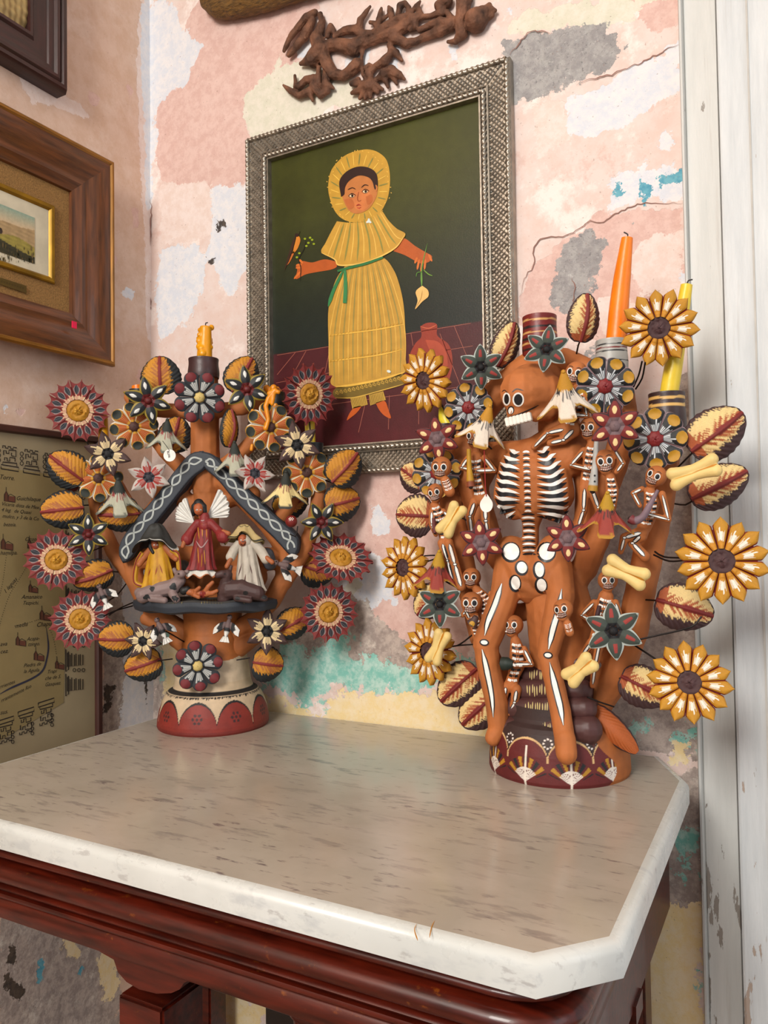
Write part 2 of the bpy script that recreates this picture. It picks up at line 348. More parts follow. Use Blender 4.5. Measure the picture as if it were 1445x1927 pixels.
# irregular small chips of chalk and filler across the back wall
for k in range(46):
    x=rng.uniform(290,1280);y=rng.uniform(0,1300);s=rng.uniform(5,22); 
    B[['chalk','white','rosy','lichen'][k%4]].append([(x+s*math.cos(a)*rng.uniform(.5,1.3),y+s*1.3*math.sin(a)*rng.uniform(.5,1.3)) for a in np.linspace(0,5.3,6)])
LW={ 'chalk':[[(262,-20),(300,-20),(300,650),(276,640),(270,420),(262,300),(256,120)],[(20,120),(120,170),(180,230),(60,190)]],
 'white':[[(266,-20),(300,-20),(300,380),(276,400),(270,250),(264,120)],[(205,1050),(300,1050),(300,1390),(215,1385)],[(-5,1700),(60,1720),(150,1770),(190,1800),(180,1940),(60,1940),(70,1800)]],
 'rosy':[[(245,385),(262,390),(262,430),(248,432)],[(238,160),(252,165),(250,190),(238,188)]],
 'rubble':[[(192,1050),(225,1060),(235,1230),(225,1395),(192,1395)],[(-5,1680),(80,1710),(225,1780),(225,1940),(-5,1940)],[(-60,1400),(-60,1700),(-5,1700),(-5,1400)]],
 'soot':[[(194,1288),(216,1292),(208,1330),(196,1345)],[(12,1832),(34,1838),(46,1868),(38,1896),(24,1880),(8,1866)],[(16,1778),(32,1782),(30,1812),(12,1812)],[(272,1250),(280,1258),(274,1330)]],
 'cream':[[(175,1790),(225,1790),(225,1870),(195,1890),(185,1840)],[(120,1760),(140,1765),(150,1800),(125,1800)]],'blue':[[(70,1805),(80,1812),(76,1850),(68,1840)],[(148,1820),(156,1825),(150,1845)]]}
for k in range(30):
    x=rng.uniform(0,280);y=rng.uniform(0,1900);s=rng.uniform(4,12)
    LW[['chalk','white','rosy'][k%3] if y<1000 else ['white','soot','cream'][k%3]].append([(x+s*math.cos(a)*rng.uniform(.5,1.3),y+s*1.3*math.sin(a)*rng.uniform(.5,1.3)) for a in np.linspace(0,5.3,6)])
mb=plaster('plaster_back','dccbc4','d8c0b6'); ml=plaster('plaster_left','ccac96','d6baa8',(.014,.005),.16)
us=np.arange(XL,.40,.005); vs=np.concatenate([np.linspace(0,.40,12)[:-1],np.arange(.40,2.02,.005),np.linspace(2.05,2.7,10)])
make_wall('wall_back',us,vs,lambda u,v:(u,YB+.0015*wob((u,0,v),9),v),BACK,B,mb)
us=np.concatenate([np.linspace(-2.6,.45,24)[:-1],np.arange(.45,YB+.001,.0055),[YB+.004]])
make_wall('wall_left',us,vs,lambda u,v:(XL+.0015*wob((0,u,v),8),u,v),LEFT,LW,ml)
# cracks in the back wall plaster
pc=Paint(BACK)
for pts in ([(978,560),(990,520),(1003,500),(1006,465),(1025,448),(1065,443),(1090,430),(1110,415),(1130,418),(1165,400),(1200,384),(1240,383),(1286,382)],
            [(1086,160),(1110,150),(1150,140),(1200,120),(1240,100),(1279,82)],[(958,105),(985,70),(1000,58),(1040,62)],[(283,370),(284,420),(281,500),(283,600)],[(1075,520),(1082,545),(1078,560),(1086,585)]):
    P=smoothline(pts,6); P=[(x+random.uniform(-2,2),y+random.uniform(-2,2)) for x,y in P]
    pc.stroke(P,[1,2.4,1.2,2.2,1],'8d6a60',.0022,step=4)
pc.build('plaster_crack',mat('crack_line','8a665c',.9),bpy.data.objects['wall_back'])
def slab(name,c,h,m): o=MB().box(c,h).build(name,m,smooth=False); o['kind']='structure'; return o
mfl=mat('floor_tile','8a7462',.5,noise=1,var=.2,nscale=6)
slab('floor',(.6,-.7,-.03),(1.9,2.1,.03),mfl)
slab('ceiling',(.6,-.7,2.75),(1.9,2.1,.03),mat('ceiling_paint','e6e0d6',.9))
# painted door casing on the right: bead, flat jamb board, proud plank
mw=bpy.data.materials.new('flaking_white_paint'); mw.use_nodes=True
def whitewood(m,c0,c1,under,fl):
    nt=m.node_tree;N=nt.nodes;L=nt.links;b=N['Principled BSDF'];b.inputs['Roughness'].default_value=.5
    tc=N.new('ShaderNodeTexCoord')
    def nz(s,sc,d,off=0):
        mp=N.new('ShaderNodeMapping');mp.inputs['Scale'].default_value=sc;mp.inputs['Location'].default_value=(off,off,off);L.new(tc.outputs['Object'],mp.inputs[0]);n=N.new('ShaderNodeTexNoise');n.inputs['Scale'].default_value=s;n.inputs['Detail'].default_value=d;n.inputs['Roughness'].default_value=.65;L.new(mp.outputs[0],n.inputs['Vector']);return n.outputs['Fac']
    def rg(v,a,bb,c=0,d=1):
        x=N.new('ShaderNodeMapRange');x.inputs[1].default_value=a;x.inputs[2].default_value=bb;x.inputs[3].default_value=c;x.inputs[4].default_value=d;L.new(v,x.inputs[0]);return x.outputs[0]
    def mx(f,a,bb):
        x=N.new('ShaderNodeMix');x.data_type='RGBA';L.new(f,x.inputs[0])
        for i,q in((6,a),(7,bb)):
            if isinstance(q,str):x.inputs[i].default_value=(*lin(q),1)
            else:L.new(q,x.inputs[i])
        return x.outputs[2]
    c=mx(rg(nz(9,(6,6,.6),6),.35,.65),c0,c1)
    c=mx(rg(nz(14,(8,8,.35),5,3),.58,.7,0,.35),c,'a9a39c')
    z=N.new('ShaderNodeSeparateXYZ');L.new(tc.outputs['Object'],z.inputs[0])
    lo=rg(z.outputs[2],fl[0],fl[1],.17,-.02)                                # flaking gets heavy towards the foot
    f=nz(30,(2.4,2.4,.55),8,7); ad=N.new('ShaderNodeMath');ad.operation='ADD';L.new(f,ad.inputs[0]);L.new(lo,ad.inputs[1])
    fk=rg(ad.outputs[0],.665,.675); c=mx(fk,c,under)
    L.new(c,b.inputs['Base Color'])
    h=N.new('ShaderNodeMath');h.operation='SUBTRACT';L.new(rg(nz(30,(5,5,.4),5,1),0,1,0,.5),h.inputs[0]);L.new(fk,h.inputs[1])
    bp=N.new('ShaderNodeBump');bp.inputs['Strength'].default_value=.5;bp.inputs['Distance'].default_value=.0025;L.new(h.outputs[0],bp.inputs['Height']);L.new(bp.outputs[0],b.inputs['Normal'])
whitewood(mw,'bcc0c2','cdd0d1','a8978a',(-1.05,-.45)); mw2=bpy.data.materials.new('white_jamb_paint'); mw2.use_nodes=True; whitewood(mw2,'c2c4c1','cdcecb','8f8880',(-.9,-.4))
tr=thing('trim_1',(-.09,YB,0)); tr['kind']='structure'
b_=MB()
xs=[-.1285,-.1285,-.1262,-.1235,-.1215,-.1215]; ys=[YB,YB-.012,-.0,-.0,YB-.012,YB]
prof=[(-.1290,YB+.004),(-.1290,YB-.010),(-.1275,YB-.0145),(-.1250,YB-.015),(-.1232,YB-.012),(-.1228,YB-.006)]
def extr(prof,z0,z1,name,m,parent,closed=False):
    k=MB(); vs=[(x,y,z) for z in (z0,z1) for x,y in prof]; n=len(prof); k.add(vs,[(i,i+1,n+i+1,n+i) for i in range(n-1)]); return k.build(name,m,parent,smooth=True,ang=30)
extr(prof,0,2.7,'bead',mw2,tr)
extr([(-.1228,YB-.006),(-.1215,YB-.0075),(-.1205,YB-.0075),(-.0835,YB-.0075),(-.0820,YB-.002),(-.0815,YB+.002)],0,2.7,'jamb_board',mw2,tr)
MB().box((.005,YB-.012,1.35),(.0850,.020,1.35),bev=.0025).build('plank',mw,tr)
for x,w in ((-.045,.0012),(.012,.001)):
    MB().box((x,YB-.0325,1.35),(w,.0008,1.35)).build('plank_groove',mat('groove_grey','b9b6b0',.8),tr)
# ------------------------------------------------ picture frames
def rails(o,U,V,n,w,h,prof,m,parent,name='frame_rail',sides=(0,1,2,3)):
    """four mitred mouldings; prof=[(inset,height)], o = lower left outer corner on the wall"""
    o,U,V,n=Vector(o),Vector(U),Vector(V),Vector(n); C=[(o,U,V,w),(o+U*w,V,-U,h),(o+U*w+V*h,-U,-V,w),(o+V*h,-V,U,h)]; out=[]
    for s in sides:
        c,a,i,L=C[s]; M=Matrix(((a.x,i.x,n.x,c.x),(a.y,i.y,n.y,c.y),(a.z,i.z,n.z,c.z),(0,0,0,1)))
        k=MB(); N=len(prof); k.add([(p[0],p[0],p[1]) for p in prof]+[(L-p[0],p[0],p[1]) for p in prof],[(j,j+1,N+j+1,N+j) for j in range(N-1)])
        r=k.build(name,m,parent,smooth=True,ang=35,M=M); out.append((r,M,L))
    return out
pew=mat('pewter','9a9184',.36,.8,var=.25,nscale=60,bump=(260,.35,.0006)); pewd=mat('pewter_dark','3a362f',.5,.8,var=.2,nscale=80)
FP=Pl((0,YB-.02,0),(0,-1,0)); x0=FP.hit(462,400).x; x1=FP.hit(961,300).x; z1=(FP.hit(461.5,263).z+FP.hit(958.5,99).z)/2; z0=FP.hit(760,886).z
pt=thing('portrait_painting',((x0+x1)/2,YB,z0),'naive portrait of child in yellow dress and bonnet, in woven pewter frame','painting')
R_=rails((x0,YB-.0005,z0),(1,0,0),(0,0,1),(0,-1,0),x1-x0,z1-z0,[(0,0),(0,.014),(.002,.0165),(.0075,.0170),(.008,.0155),(.0335,.0145),(.034,.018),(.0365,.019),(.0375,.0165),(.0455,.0165),(.0465,.019),(.049,.019),(.0495,.004)],pew,pt)
for r,M,L in R_:
    for (ins,R,hh) in ((.0042,.0034,.0178),(.0415,.0036,.0182)):
        k=MB(); n=int((L-2*ins)/.0018)
        def rp(u,v,ins=ins,R=R,hh=hh,L=L):
            s=ins+(L-2*ins)*u; th=2*PI*v; rr=R*(1+.24*math.cos(2*(th)-2*PI*s/.0085)); return Vector((s,ins+rr*math.cos(th),hh+rr*math.sin(th)))
        k.grid(rp,n,12,cv=True); k.build('rope_moulding',pew,r,M=M)
    k=MB(); p=.0082; a0,a1=.0082,.0332; wd=a1-a0
    for d in (-1,1):
        for q in range(-3,int(L/p)+4):
            pts=[]
            for e in range(8):
                t=e/7; y=a0+wd*t; x=q*p+(wd*t if d>0 else -wd*t)+(p/2 if d>0 else 0)
                if x<y or x>L-y: continue
                pts.append((x,y,.0154+.0012*math.cos(PI*(wd*t*2/p)+(0 if d>0 else PI)+PI*q)))
            if len(pts)>1: k.tube(pts,.00130,4,cap=False)
    o=k.build('woven_strip',pew,r,M=M); o['kind']='stuff'
# canvas, painted flat
CV=Pl((0,YB-.0090,0),(0,-1,0)); oil=mat('oil_paint',None,.38,attr=True,var=.10,nscale=55,bump=(420,.35,.0004),coat=.05,spec=.3)
ci=.0485; k=MB()
def cvf(u,v):
    p=Vector((x0+ci+(x1-x0-2*ci)*u,YB-.0090,z0+ci+(z1-z0-2*ci)*v)); q=p-EYE; px=CX+F_PX*q.dot(CR)/q.dot(CF); py=CY-F_PX*q.dot(CU)/q.dot(CF)
    fl=668+(px-521)*(608-668)/365.; n=wob((px*.02,py*.02,0),1)
    if py>fl: c=np.array(lin('44141a'))*(1+.1*n)+np.array((.03,0,0))*max(0,(py-fl)/200-.5)
    else:
        t=min(1,max(0,(fl-py)/330)); t=t*t*(3-2*t); g=.5+.5*math.sin(px*.012-1.2+.8*n)
        c=np.array(lin('151f1a'))*(1-t)+np.array(lin('393b10'))*t; c=c*(.9+.35*g*t+.08*n)
    return (p,tuple(c))
k.grid(cvf,70,150); k.build('canvas',oil,pt)
P=Paint(CV); c3=lambda pts:[(440+x/2.58,240+y/2.58) for x,y in pts]
def pl(pts,c,l=1,sm=True): P.poly(c3(pts),c,.00018*l,sm)
def st(pts,w,c,l=2,tp=True): P.stroke(c3(pts),w,c,.00018*l,tp)
for a,b in (((210,1105),(1150,950)),((205,1240),(470,1190)),((850,1110),(1160,1060)),((205,1380),(1165,1250)),((300,1090),(210,1200)),((470,1060),(380,1480)),((350,1085),(215,1330)),((640,1330),(605,1480)),((755,1300),(750,1465)),((900,1150),(897,1440)),((1070,965),(1160,1180)),((1000,1000),(1165,1420)),((860,1000),(870,1060))): st([a,b],.9,'9c5a4a',1,False)
pl([(905,965),(940,948),(985,955),(988,1010),(1040,1050),(1060,1110),(1055,1190),(1020,1250),(880,1250),(850,1180),(852,1110),(880,1050),(910,1015)],'8c3322',1)
pl([(930,1030),(990,1040),(1030,1090),(1035,1160),(990,1130),(950,1080)],'a5452d',2); st([(905,966),(945,975),(985,958)],2,'b85a3c',3)
# bonnet
bon=[(600,112),(650,106),(700,120),(742,160),(758,240),(750,330),(728,385),(705,420),(680,440),(640,455),(590,462),(540,450),(505,425),(478,380),(458,300),(470,215),(510,160),(550,130)]
pl(bon,'ba8e32',2)
for i in range(44):
    a=i/44*2*PI; x,y=608+148*math.cos(a)*(1 if i%2 else 1.01),290+176*math.sin(a); x+=8*math.sin(a*9); st([(x,y),(x+6*math.cos(a*7),y+6*math.sin(a*5))],5,'dcae4a',3)
for i in range(26):
    a=i/26*2*PI+.1; st([(608+96*math.cos(a),300+118*math.sin(a)),(608+140*math.cos(a+.05),286+162*math.sin(a+.05))],2.2 if i%2 else 1.4,'7d7a3e' if i%2 else 'e0b650',4)
pl([(612,190),(672,205),(697,260),(696,320),(680,360),(650,398),(600,418),(560,404),(534,360),(522,310),(528,240),(560,205)],'b5703a',5)
pl([(560,350),(600,400),(640,395),(668,350),(640,300),(580,320)],'c2723e',6); pl([(535,350),(570,345),(585,380),(560,395)],'b0602f',7); pl([(640,335),(668,325),(672,355),(650,375)],'b0602f',7)
pl([(520,335),(512,262),(545,215),(600,190),(655,195),(692,225),(698,290),(684,300),(672,262),(650,240),(605,233),(560,258),(540,290),(536,325)],'2a1510',8)
for x,y in ((573,332),(638,311)):
    st([(x-18,y+2),(x,y-12),(x+20,y-2)],1.5,'1c0d08',9); st([(x-14,y+4),(x,y+8),(x+15,y)],1,'5b2f18',9); P.dot(*c3([(x,y)])[0],4.6,2.6,'e6c9a0',0,.0018); P.dot(*c3([(x+2,y-1)])[0],2.4,2.6,'180c06',0,.0019)
st([(552,302),(575,292),(592,300)],1.6,'2c170c',9); st([(618,292),(635,278),(654,282)],1.6,'2c170c',9); st([(606,310),(600,345),(606,358),(618,352)],1.2,'8a3d1e',9)
st([(594,380),(606,374),(618,378)],2.4,'8e2a1e',9); st([(597,388),(608,392),(618,385)],2.2,'b0402c',9)
st([(688,278),(694,290),(690,310)],3,'b5703a',9)
# skirt, cape, arms
pl([(495,650),(440,640),(380,655),(335,648),(322,660),(300,672),(308,690),(300,735),(330,722),(352,712),(400,702),(470,690),(500,675)],'ab5220',2)
for f in ([(330,665),(302,668)],[(328,678),(300,682)],[(322,700),(292,735)],[(335,660),(318,640)]): st(f,4,'c96a2a',3)
pl([(775,600),(800,560),(828,538),(880,575),(930,605),(962,625),(950,650),(920,660),(895,655),(830,620)],'ab5220',2)
for f in ([(900,640),(890,690)],[(915,645),(908,700)],[(930,640),(925,690)],[(945,615),(962,650)],[(890,630),(878,660)]): st(f,4,'c96a2a',3)
pl([(540,672),(640,655),(722,632),(775,690),(808,780),(826,880),(832,1000),(831,1100),(828,1190),(700,1228),(560,1258),(478,1258),(466,1180),(460,1050),(458,900),(475,800),(500,730)],'b78c38',4)
for i in range(17):
    t=i/16; xt=548+172*t; xm=462+366*t; yt=672-40*t; yb=1255-65*t
    st([(xt,yt),(xt*.45+xm*.55,yt+150),(xm+2,yt+350),(xm+3,yb)],2.2 if i%2 else 1.3,'8f8040' if i%2 else 'd9ae50',5)
for (a,b,d) in ((1010,955,62),(1135,1075,62)): st([(462,a),(560,a-12),(700,a-30),(828,b)],2.4,'dcae48',7); [st([(465+18*i,a+4-d*i/20),(474+18*i,a-6-d*i/20)],2.2,'b98a2c',8) for i in range(20)]
st([(478,1258),(560,1252),(700,1226),(828,1188)],4,'dcae48',7)
pl([(482,1264),(560,1256),(700,1232),(818,1198),(826,1246),(700,1282),(580,1312),(486,1312)],'6e5a24',4)
for i in range(17):
    x=500+20*i; y=1290-4.6*i; st([(x-8,y+8),(x,y-12),(x+8,y+6),(x-8,y-4),(x+9,y-6)],1.0,'cda548',6)
st([(486,1311),(580,1311),(700,1281),(826,1245)],1.8,'cda548',6)
for q in ([(565,1312),(640,1300),(650,1345),(575,1366)],[(655,1298),(725,1280),(738,1322),(662,1350)]): pl(q,'b08c3a',4,False)
for i in range(9): st([(567+8*i,1314-2*i),(585+7*i,1362-2*i)],.8,'6b5520',5); st([(655+8*i,1298-2*i),(670+7*i,1348-3*i)],.8,'6b5520',5)
pl([(582,1358),(618,1352),(596,1385),(565,1410),(548,1422),(560,1390)],'b5521c',4); pl([(688,1336),(732,1328),(752,1375),(762,1412),(730,1398),(705,1370)],'b5521c',4)
pl([(500,455),(560,462),(630,458),(700,425),(718,405),(750,450),(790,490),(832,515),(818,545),(790,578),(720,622),(640,655),(560,668),(505,665),(490,640),(425,606),(445,560),(470,510)],'bc9038',9)
for i in range(13):
    t=i/12; st([(520+190*t,462-50*t*t),(480+300*t,560-40*t),(440+380*t if t>.3 else 455+330*t,625-80*t+60*math.sin(PI*t))],3 if i%2 else 1.6,'88803c' if i%2 else 'ddb255',10)
st([(425,608),(490,640),(505,666),(560,668),(640,654),(720,622),(790,578),(832,516)],2.6,'deb45a',11)
P.dot(*c3([(655,455)])[0],6,6,'cdd6cf',20,.0024,shape=lambda a:.7+.3*math.sin(3*a+1)); P.dot(*c3([(752,1184)])[0],4,2.5,'cdd6cf',20,.0024)
st([(503,697),(560,680),(640,660),(724,630)],[4,5,5,4],'2c6b3c',12,False); st([(532,690),(505,745),(480,800),(458,868)],[5,6,7],'2f7443',11); st([(538,692),(542,770),(538,852)],[5,7,7],'347b49',12,False)
# bird, twig and lily
st([(305,520),(312,545),(298,590),(285,612)],[5,9,8,4],'c4782a',5); st([(298,525),(285,570),(270,620),(245,695)],[4,5,4,1.5],'3a2318',6); st([(292,600),(270,650),(258,668)],[4,3,1],'b5622a',5); P.dot(*c3([(306,522)])[0],4,3.4,'2b1a14',0,.0012); st([(315,518),(322,502)],1.4,'2b1a14',6)
st([(322,745),(325,680),(315,640),(340,590),(350,550)],1.6,'1c1a10',5)
for x,y in ((345,540),(362,560),(380,545),(388,565),(370,535),(352,575),(306,630),(318,610)): P.dot(*c3([(x,y)])[0],2.4,2,'8a9a1e',0,.0011)
st([(940,562),(930,600),(912,690),(912,770)],[1,1.6,2.4,5],'5f8a3a',5); st([(915,700),(890,705),(885,725)],1.6,'4d7a30',5); st([(920,690),(945,712),(965,720)],1.8,'6f9a35',5)
pl([(915,768),(942,790),(944,820),(915,845),(880,882),(892,840),(882,800),(895,782)],'dcb068',6); st([(915,790),(908,830),(885,870)],1.2,'a67a38',7)
P.build('painted_figure',oil,pt)
# ------------------------------------------------ left wall pictures
def yz(px,py,h,f): p=Pl((XL+h,0,0),(1,0,0)).hit(px,py); return p.y,p.z
wood=mat('frame_walnut','5a3012',.36,var=.5,nscale=10,grain=(1.5,14,14),bump=(60,.2,.001),coat=.2)
woodg=mat('frame_gilt_lip','8a5c1c',.4,.35,var=.35,nscale=14,grain=(1.5,14,14))
woodk=mat('frame_dark_mahogany','2c0d0c',.38,var=.5,nscale=12,grain=(1.5,12,12),bump=(50,.2,.001),coat=.15)
linen=mat('linen_mount','8f6a3a',.95,var=.28,nscale=420,bump=(700,.9,.002)); gold=mat('gold_leaf','8f6a10',.4,.5,var=.3,nscale=30)
H=.040; yr,zt=yz(217,305,H,0); _,zb=yz(220,690,H,0); yl=yr-.62
lp=thing('landscape_print',(XL,yr-.31,zb),'small landscape print with linen mount in wide walnut frame on left wall','picture')
def av(px): return yr-yz(px,480,.02,0)[0]
ain=.094
rr=rails((XL,yl,zb),(0,1,0),(0,0,1),(1,0,0),yr-yl,zt-zb,[(.022,0),(.022,.022),(.004,.026),(0,.030),(0,.037),(.003,H),(.0065,H),(.009,.037)],woodg,lp,'frame_lip')
rails((XL,yl,zb),(0,1,0),(0,0,1),(1,0,0),yr-yl,zt-zb,[(.009,.037),(.014,.0375),(.030,.036),(.042,.030),(.050,.026),(.056,.0265),(.062,.027),(.070,.0215),(.078,.0205),(.080,.012)],wood,lp)
def rect(name,ya,yb_,za,zb_,h,m,par,t=.002): return MB().box((XL+h,(ya+yb_)/2,(za+zb_)/2),(t,(yb_-ya)/2,(zb_-za)/2)).build(name,m,par,smooth=False)
rect('linen_mount',yl+.07,yr-.07,zb+.07,zt-.07,.013,linen,lp)
gy,gzt=yz(103,388,.018,0); _,gzb=yz(104,535,.018,0); gl=gy-.40
rails((XL+.014,gl,gzb),(0,1,0),(0,0,1),(1,0,0),gy-gl,gzt-gzb,[(0,0),(0,.004),(.002,.006),(.007,.006),(.010,.003),(.011,0)],gold,lp,'gold_fillet')
rect('white_mat',gl+.01,gy-.01,gzb+.01,gzt-.01,.0145,mat('card_mat','c9bfa6',.9),lp,.0012)
py_,pzt=yz(65,410,.016,0); _,pzb=yz(66,497,.016,0)
k=MB()
def lsc(u,v):
    hgt=.40+.06*math.sin(u*9)+.03*math.sin(u*23); 
    n=.5+.5*wob((u*9,v*9,0),3); hill=.62+.10*math.sin(u*7+1)+.03*math.sin(u*19)
    if v>hill: t=(v-hill)/(1-hill); c=np.array(lin('c9b08c'))*(1-t)+np.array(lin('86a08f'))*t
    elif v>hgt-.05: c=np.array(lin('a58a62'))*(.8+.4*n)
    elif v>.22+.08*math.sin(u*11): c=np.array(lin('93853c'))*(.75+.5*n)
    else: c=np.array(lin('2c2a16'))*(.7+.9*n)
    return (Vector((XL+.0163,py_-.30*(1-u),pzb+(pzt-pzb)*v)),tuple(c))
k.grid(lsc,140,60); k.build('landscape_scene',mat('print_ink',None,.5,attr=True,var=.1,nscale=200),lp)
PL_=Paint(Pl((XL+.0164,0,0),(1,0,0)))
for i in range(60):
    x=random.uniform(0,63); y=478+random.uniform(-14,16)+x*.12; PL_.stroke([(x,y),(x+random.uniform(-1,1),y-random.uniform(3,10))],random.uniform(1,3),random.choice(['2a2a14','3d3718','55481e','6d5a34']),.0003)
PL_.stroke([(-4,430),(1,432),(2,440)],6,'33261c',.0004)
PL_.build('print_details',mat('print_ink_b',None,.6,attr=True),lp)
PP=Paint(Pl((XL+.0160,0,0),(1,0,0))); PP.poly([(-6,520),(50,538),(50,552),(-6,533)],'574416',.0012); 
for i in range(9): PP.stroke([(2+5*i,527+1.6*i),(3+5*i,531+1.6*i),(5+5*i,527+1.6*i)],.9,'1c1608',.0016)
PP.build('brass_plate',mat('old_brass',None,.45,.3,attr=True),lp)
# pink sticker on the frame
sy,sz=yz(137,612,.034,0); MB().box((XL+.0375,sy,sz),(.0006,.0052,.0060),bev=.0005).build('price_sticker',mat('sticker_pink','e0114a',.5),lp)
# relief panel, upper left
H2=.030; yr,zb=yz(130,176,H2,0); zt=zb+.55; yl=yr-.5
rp=thing('relief_picture',(XL,yr-.25,zb),'pale carved relief panel in dark mahogany frame at the top of the left wall','picture')
rails((XL,yl,zb),(0,1,0),(0,0,1),(1,0,0),yr-yl,zt-zb,[(.0,0),(.0,.022),(.004,H2),(.010,H2),(.013,.026),(.017,.029),(.022,.029),(.025,.024),(.034,.023),(.036,.020),(.060,.019),(.064,.023),(.069,.023),(.071,.010)],woodk,rp)
k=MB(); ry0,rz0=yl+.07,zb+.07
def relief(u,v):
    y=ry0+(yr-.07-ry0)*u; z=rz0+.40*v; uu=u*3.2; 
    h=.0035*abs(math.sin(uu*6+1.8*math.sin(v*9+uu*3)))+.003*math.sin(v*22+uu*4+2*math.sin(uu*5))+.004*math.exp(-((u-.82)**2/.006+(v-.28)**2/.02))+.002*wob((u*60,v*60,0),1)
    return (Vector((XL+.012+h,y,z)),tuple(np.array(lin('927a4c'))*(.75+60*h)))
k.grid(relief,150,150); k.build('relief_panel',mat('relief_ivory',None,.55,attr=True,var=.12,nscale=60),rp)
# ------------------------------------------------ map with glyph border
HM=.014; yr,zt=yz(199,823,HM,0); zb=.72; yl=.05
mp_=thing('framed_map',(XL,.5,zb),'old hand-lettered map with carved glyph border in thin brown frame on left wall','map')
yr,_=yz(194,1200,HM,0)
rails((XL,yl,zb),(0,1,0),(0,0,1),(1,0,0),yr-yl,zt-zb,[(0,0),(0,.012),(.002,HM),(.0095,HM),(.012,.010),(.012,.004)],mat('map_frame_brown','3e1d14',.45,var=.3,nscale=12,grain=(1.5,12,12)),mp_)
rect('map_sheet',yl+.01,yr-.01,zb+.01,zt-.01,.0055,mat('aged_paper','968769',.7,var=.10,nscale=9),mp_,.001)
MP=Pl((XL+.0068,0,0),(1,0,0)); Q=Paint(MP)
def mline(x,ya,yb_): return (ya+(yb_-ya)*x/200)
Q.poly([(-10,877),(128,898),(120,1322),(-10,1400)],'87754c',.0003)
ink='1c120d'
def glyph(x,y,w,h,sk,flip=1):
    """stepped fret glyph: bars and hooks; sk = slope of the border line"""
    def q(a,b): return (x+w*a,y+h*b*flip+sk*w*a)
    L_=[[(0,1),(0,.82),(1,.82),(1,1),(0,1)],[(.1,.78),(.1,.70),(.9,.66),(.9,.78)],[(.2,.62),(.2,.5),(.35,.5),(.35,.62),(.5,.62),(.5,.45),(.8,.45),(.8,.6)],[(.15,.4),(.15,.2),(.3,.2),(.3,.3),(.45,.3),(.45,.15),(.85,.12),(.85,.38),(.6,.38),(.6,.25)],[(.1,.1),(.1,0),(.25,0),(.25,.08),(.4,.08),(.4,0),(.55,0),(.55,.08),(.7,.08),(.7,0),(.9,0)]]
    for l in L_: Q.stroke([q(*p) for p in l],1.9,ink,.0006,False,step=30,sm=False)
def rings(x,y,r,n,dx,dy):
    for i in range(n):
        cx,cy=x+dx*i,y+dy*i; Q.stroke([(cx+r*math.cos(a)*.85,cy+r*math.sin(a)) for a in np.linspace(0,2*PI,11)],1.3,ink,.0006,False,sm=False)
for i in range(3): glyph(2+44*i-2*i*i,838+7*i,33-2*i,44,.16); rings(-2+43*i,848+6*i,3.6,3,0,9)
for i,yy in enumerate((912,962,1016,1068,1120,1172,1240,1286)): 
    g=[(125,yy-14),(125,yy+20),(158,yy+14),(158,yy-12)]
    for k_ in range(4): Q.stroke([(127+8*k_,yy-12+k_),(127+8*k_,yy+15-k_),(132+8*k_,yy+14-k_),(132+8*k_,yy-8)],1.7,ink,.0006,False,sm=False)
    Q.stroke([(124,yy-18),(124,yy+24),(129,yy+20),(129,yy-14)],1.8,ink,.0006,False,sm=False); rings(140,yy-25,3.2,3,8.5,0)
for i in range(3): glyph(-4+38*i,1401-17*i,30,-44,-.32); rings(32+37*i-8,1378-16*i,3.2,3,0,9)
Q.stroke([(0,1306),(20,1295),(60,1277),(80,1262),(88,1240),(91,1215),(87,1180)],[4,3.5,2.5],'262536',.0006)
for L_ in ([(12,1045),(6,1090),(0,1120)],[(60,1050),(36,1090),(18,1120),(4,1160),(-2,1185)],[(28,1178),(60,1170),(72,1166)],[(92,1182),(100,1200),(106,1230),(108,1250)]):
    for a in smoothline(L_,4.2): Q.dot(a[0],a[1],.8,.8,ink,lift=.0006,rings=1,seg=6)
def church(x,y,s):
    Q.poly([(x,y),(x,y-10*s),(x+3*s,y-16*s),(x+6*s,y-10*s),(x+6*s,y+1*s)],'56301c',.0006); Q.poly([(x+6*s,y-8*s),(x+17*s,y-7*s),(x+17*s,y+2*s),(x+6*s,y+1*s)],'5f3322',.0007)
    Q.stroke([(x,y),(x,y-10*s),(x+3*s,y-16*s),(x+6*s,y-10*s),(x+6*s,y),(x+17*s,y+2*s),(x+17*s,y-7*s),(x+10*s,y-11*s),(x+6*s,y-8*s)],1.1,ink,.0009,False,step=20,sm=False); Q.stroke([(x+3*s,y-16*s),(x+3*s,y-22*s)],1,ink,.0009,False)
for x,y,s in ((8,943,1.2),(2,1033,1.3),(52,1032,1.1),(54,1114,1),(75,1166,1.2),(30,1214,1.1),(64,1242,1.1),(104,1258,1)): church(x,y,s)
Q.build('map_drawing',mat('map_ink',None,.8,attr=True,var=.05),mp_)
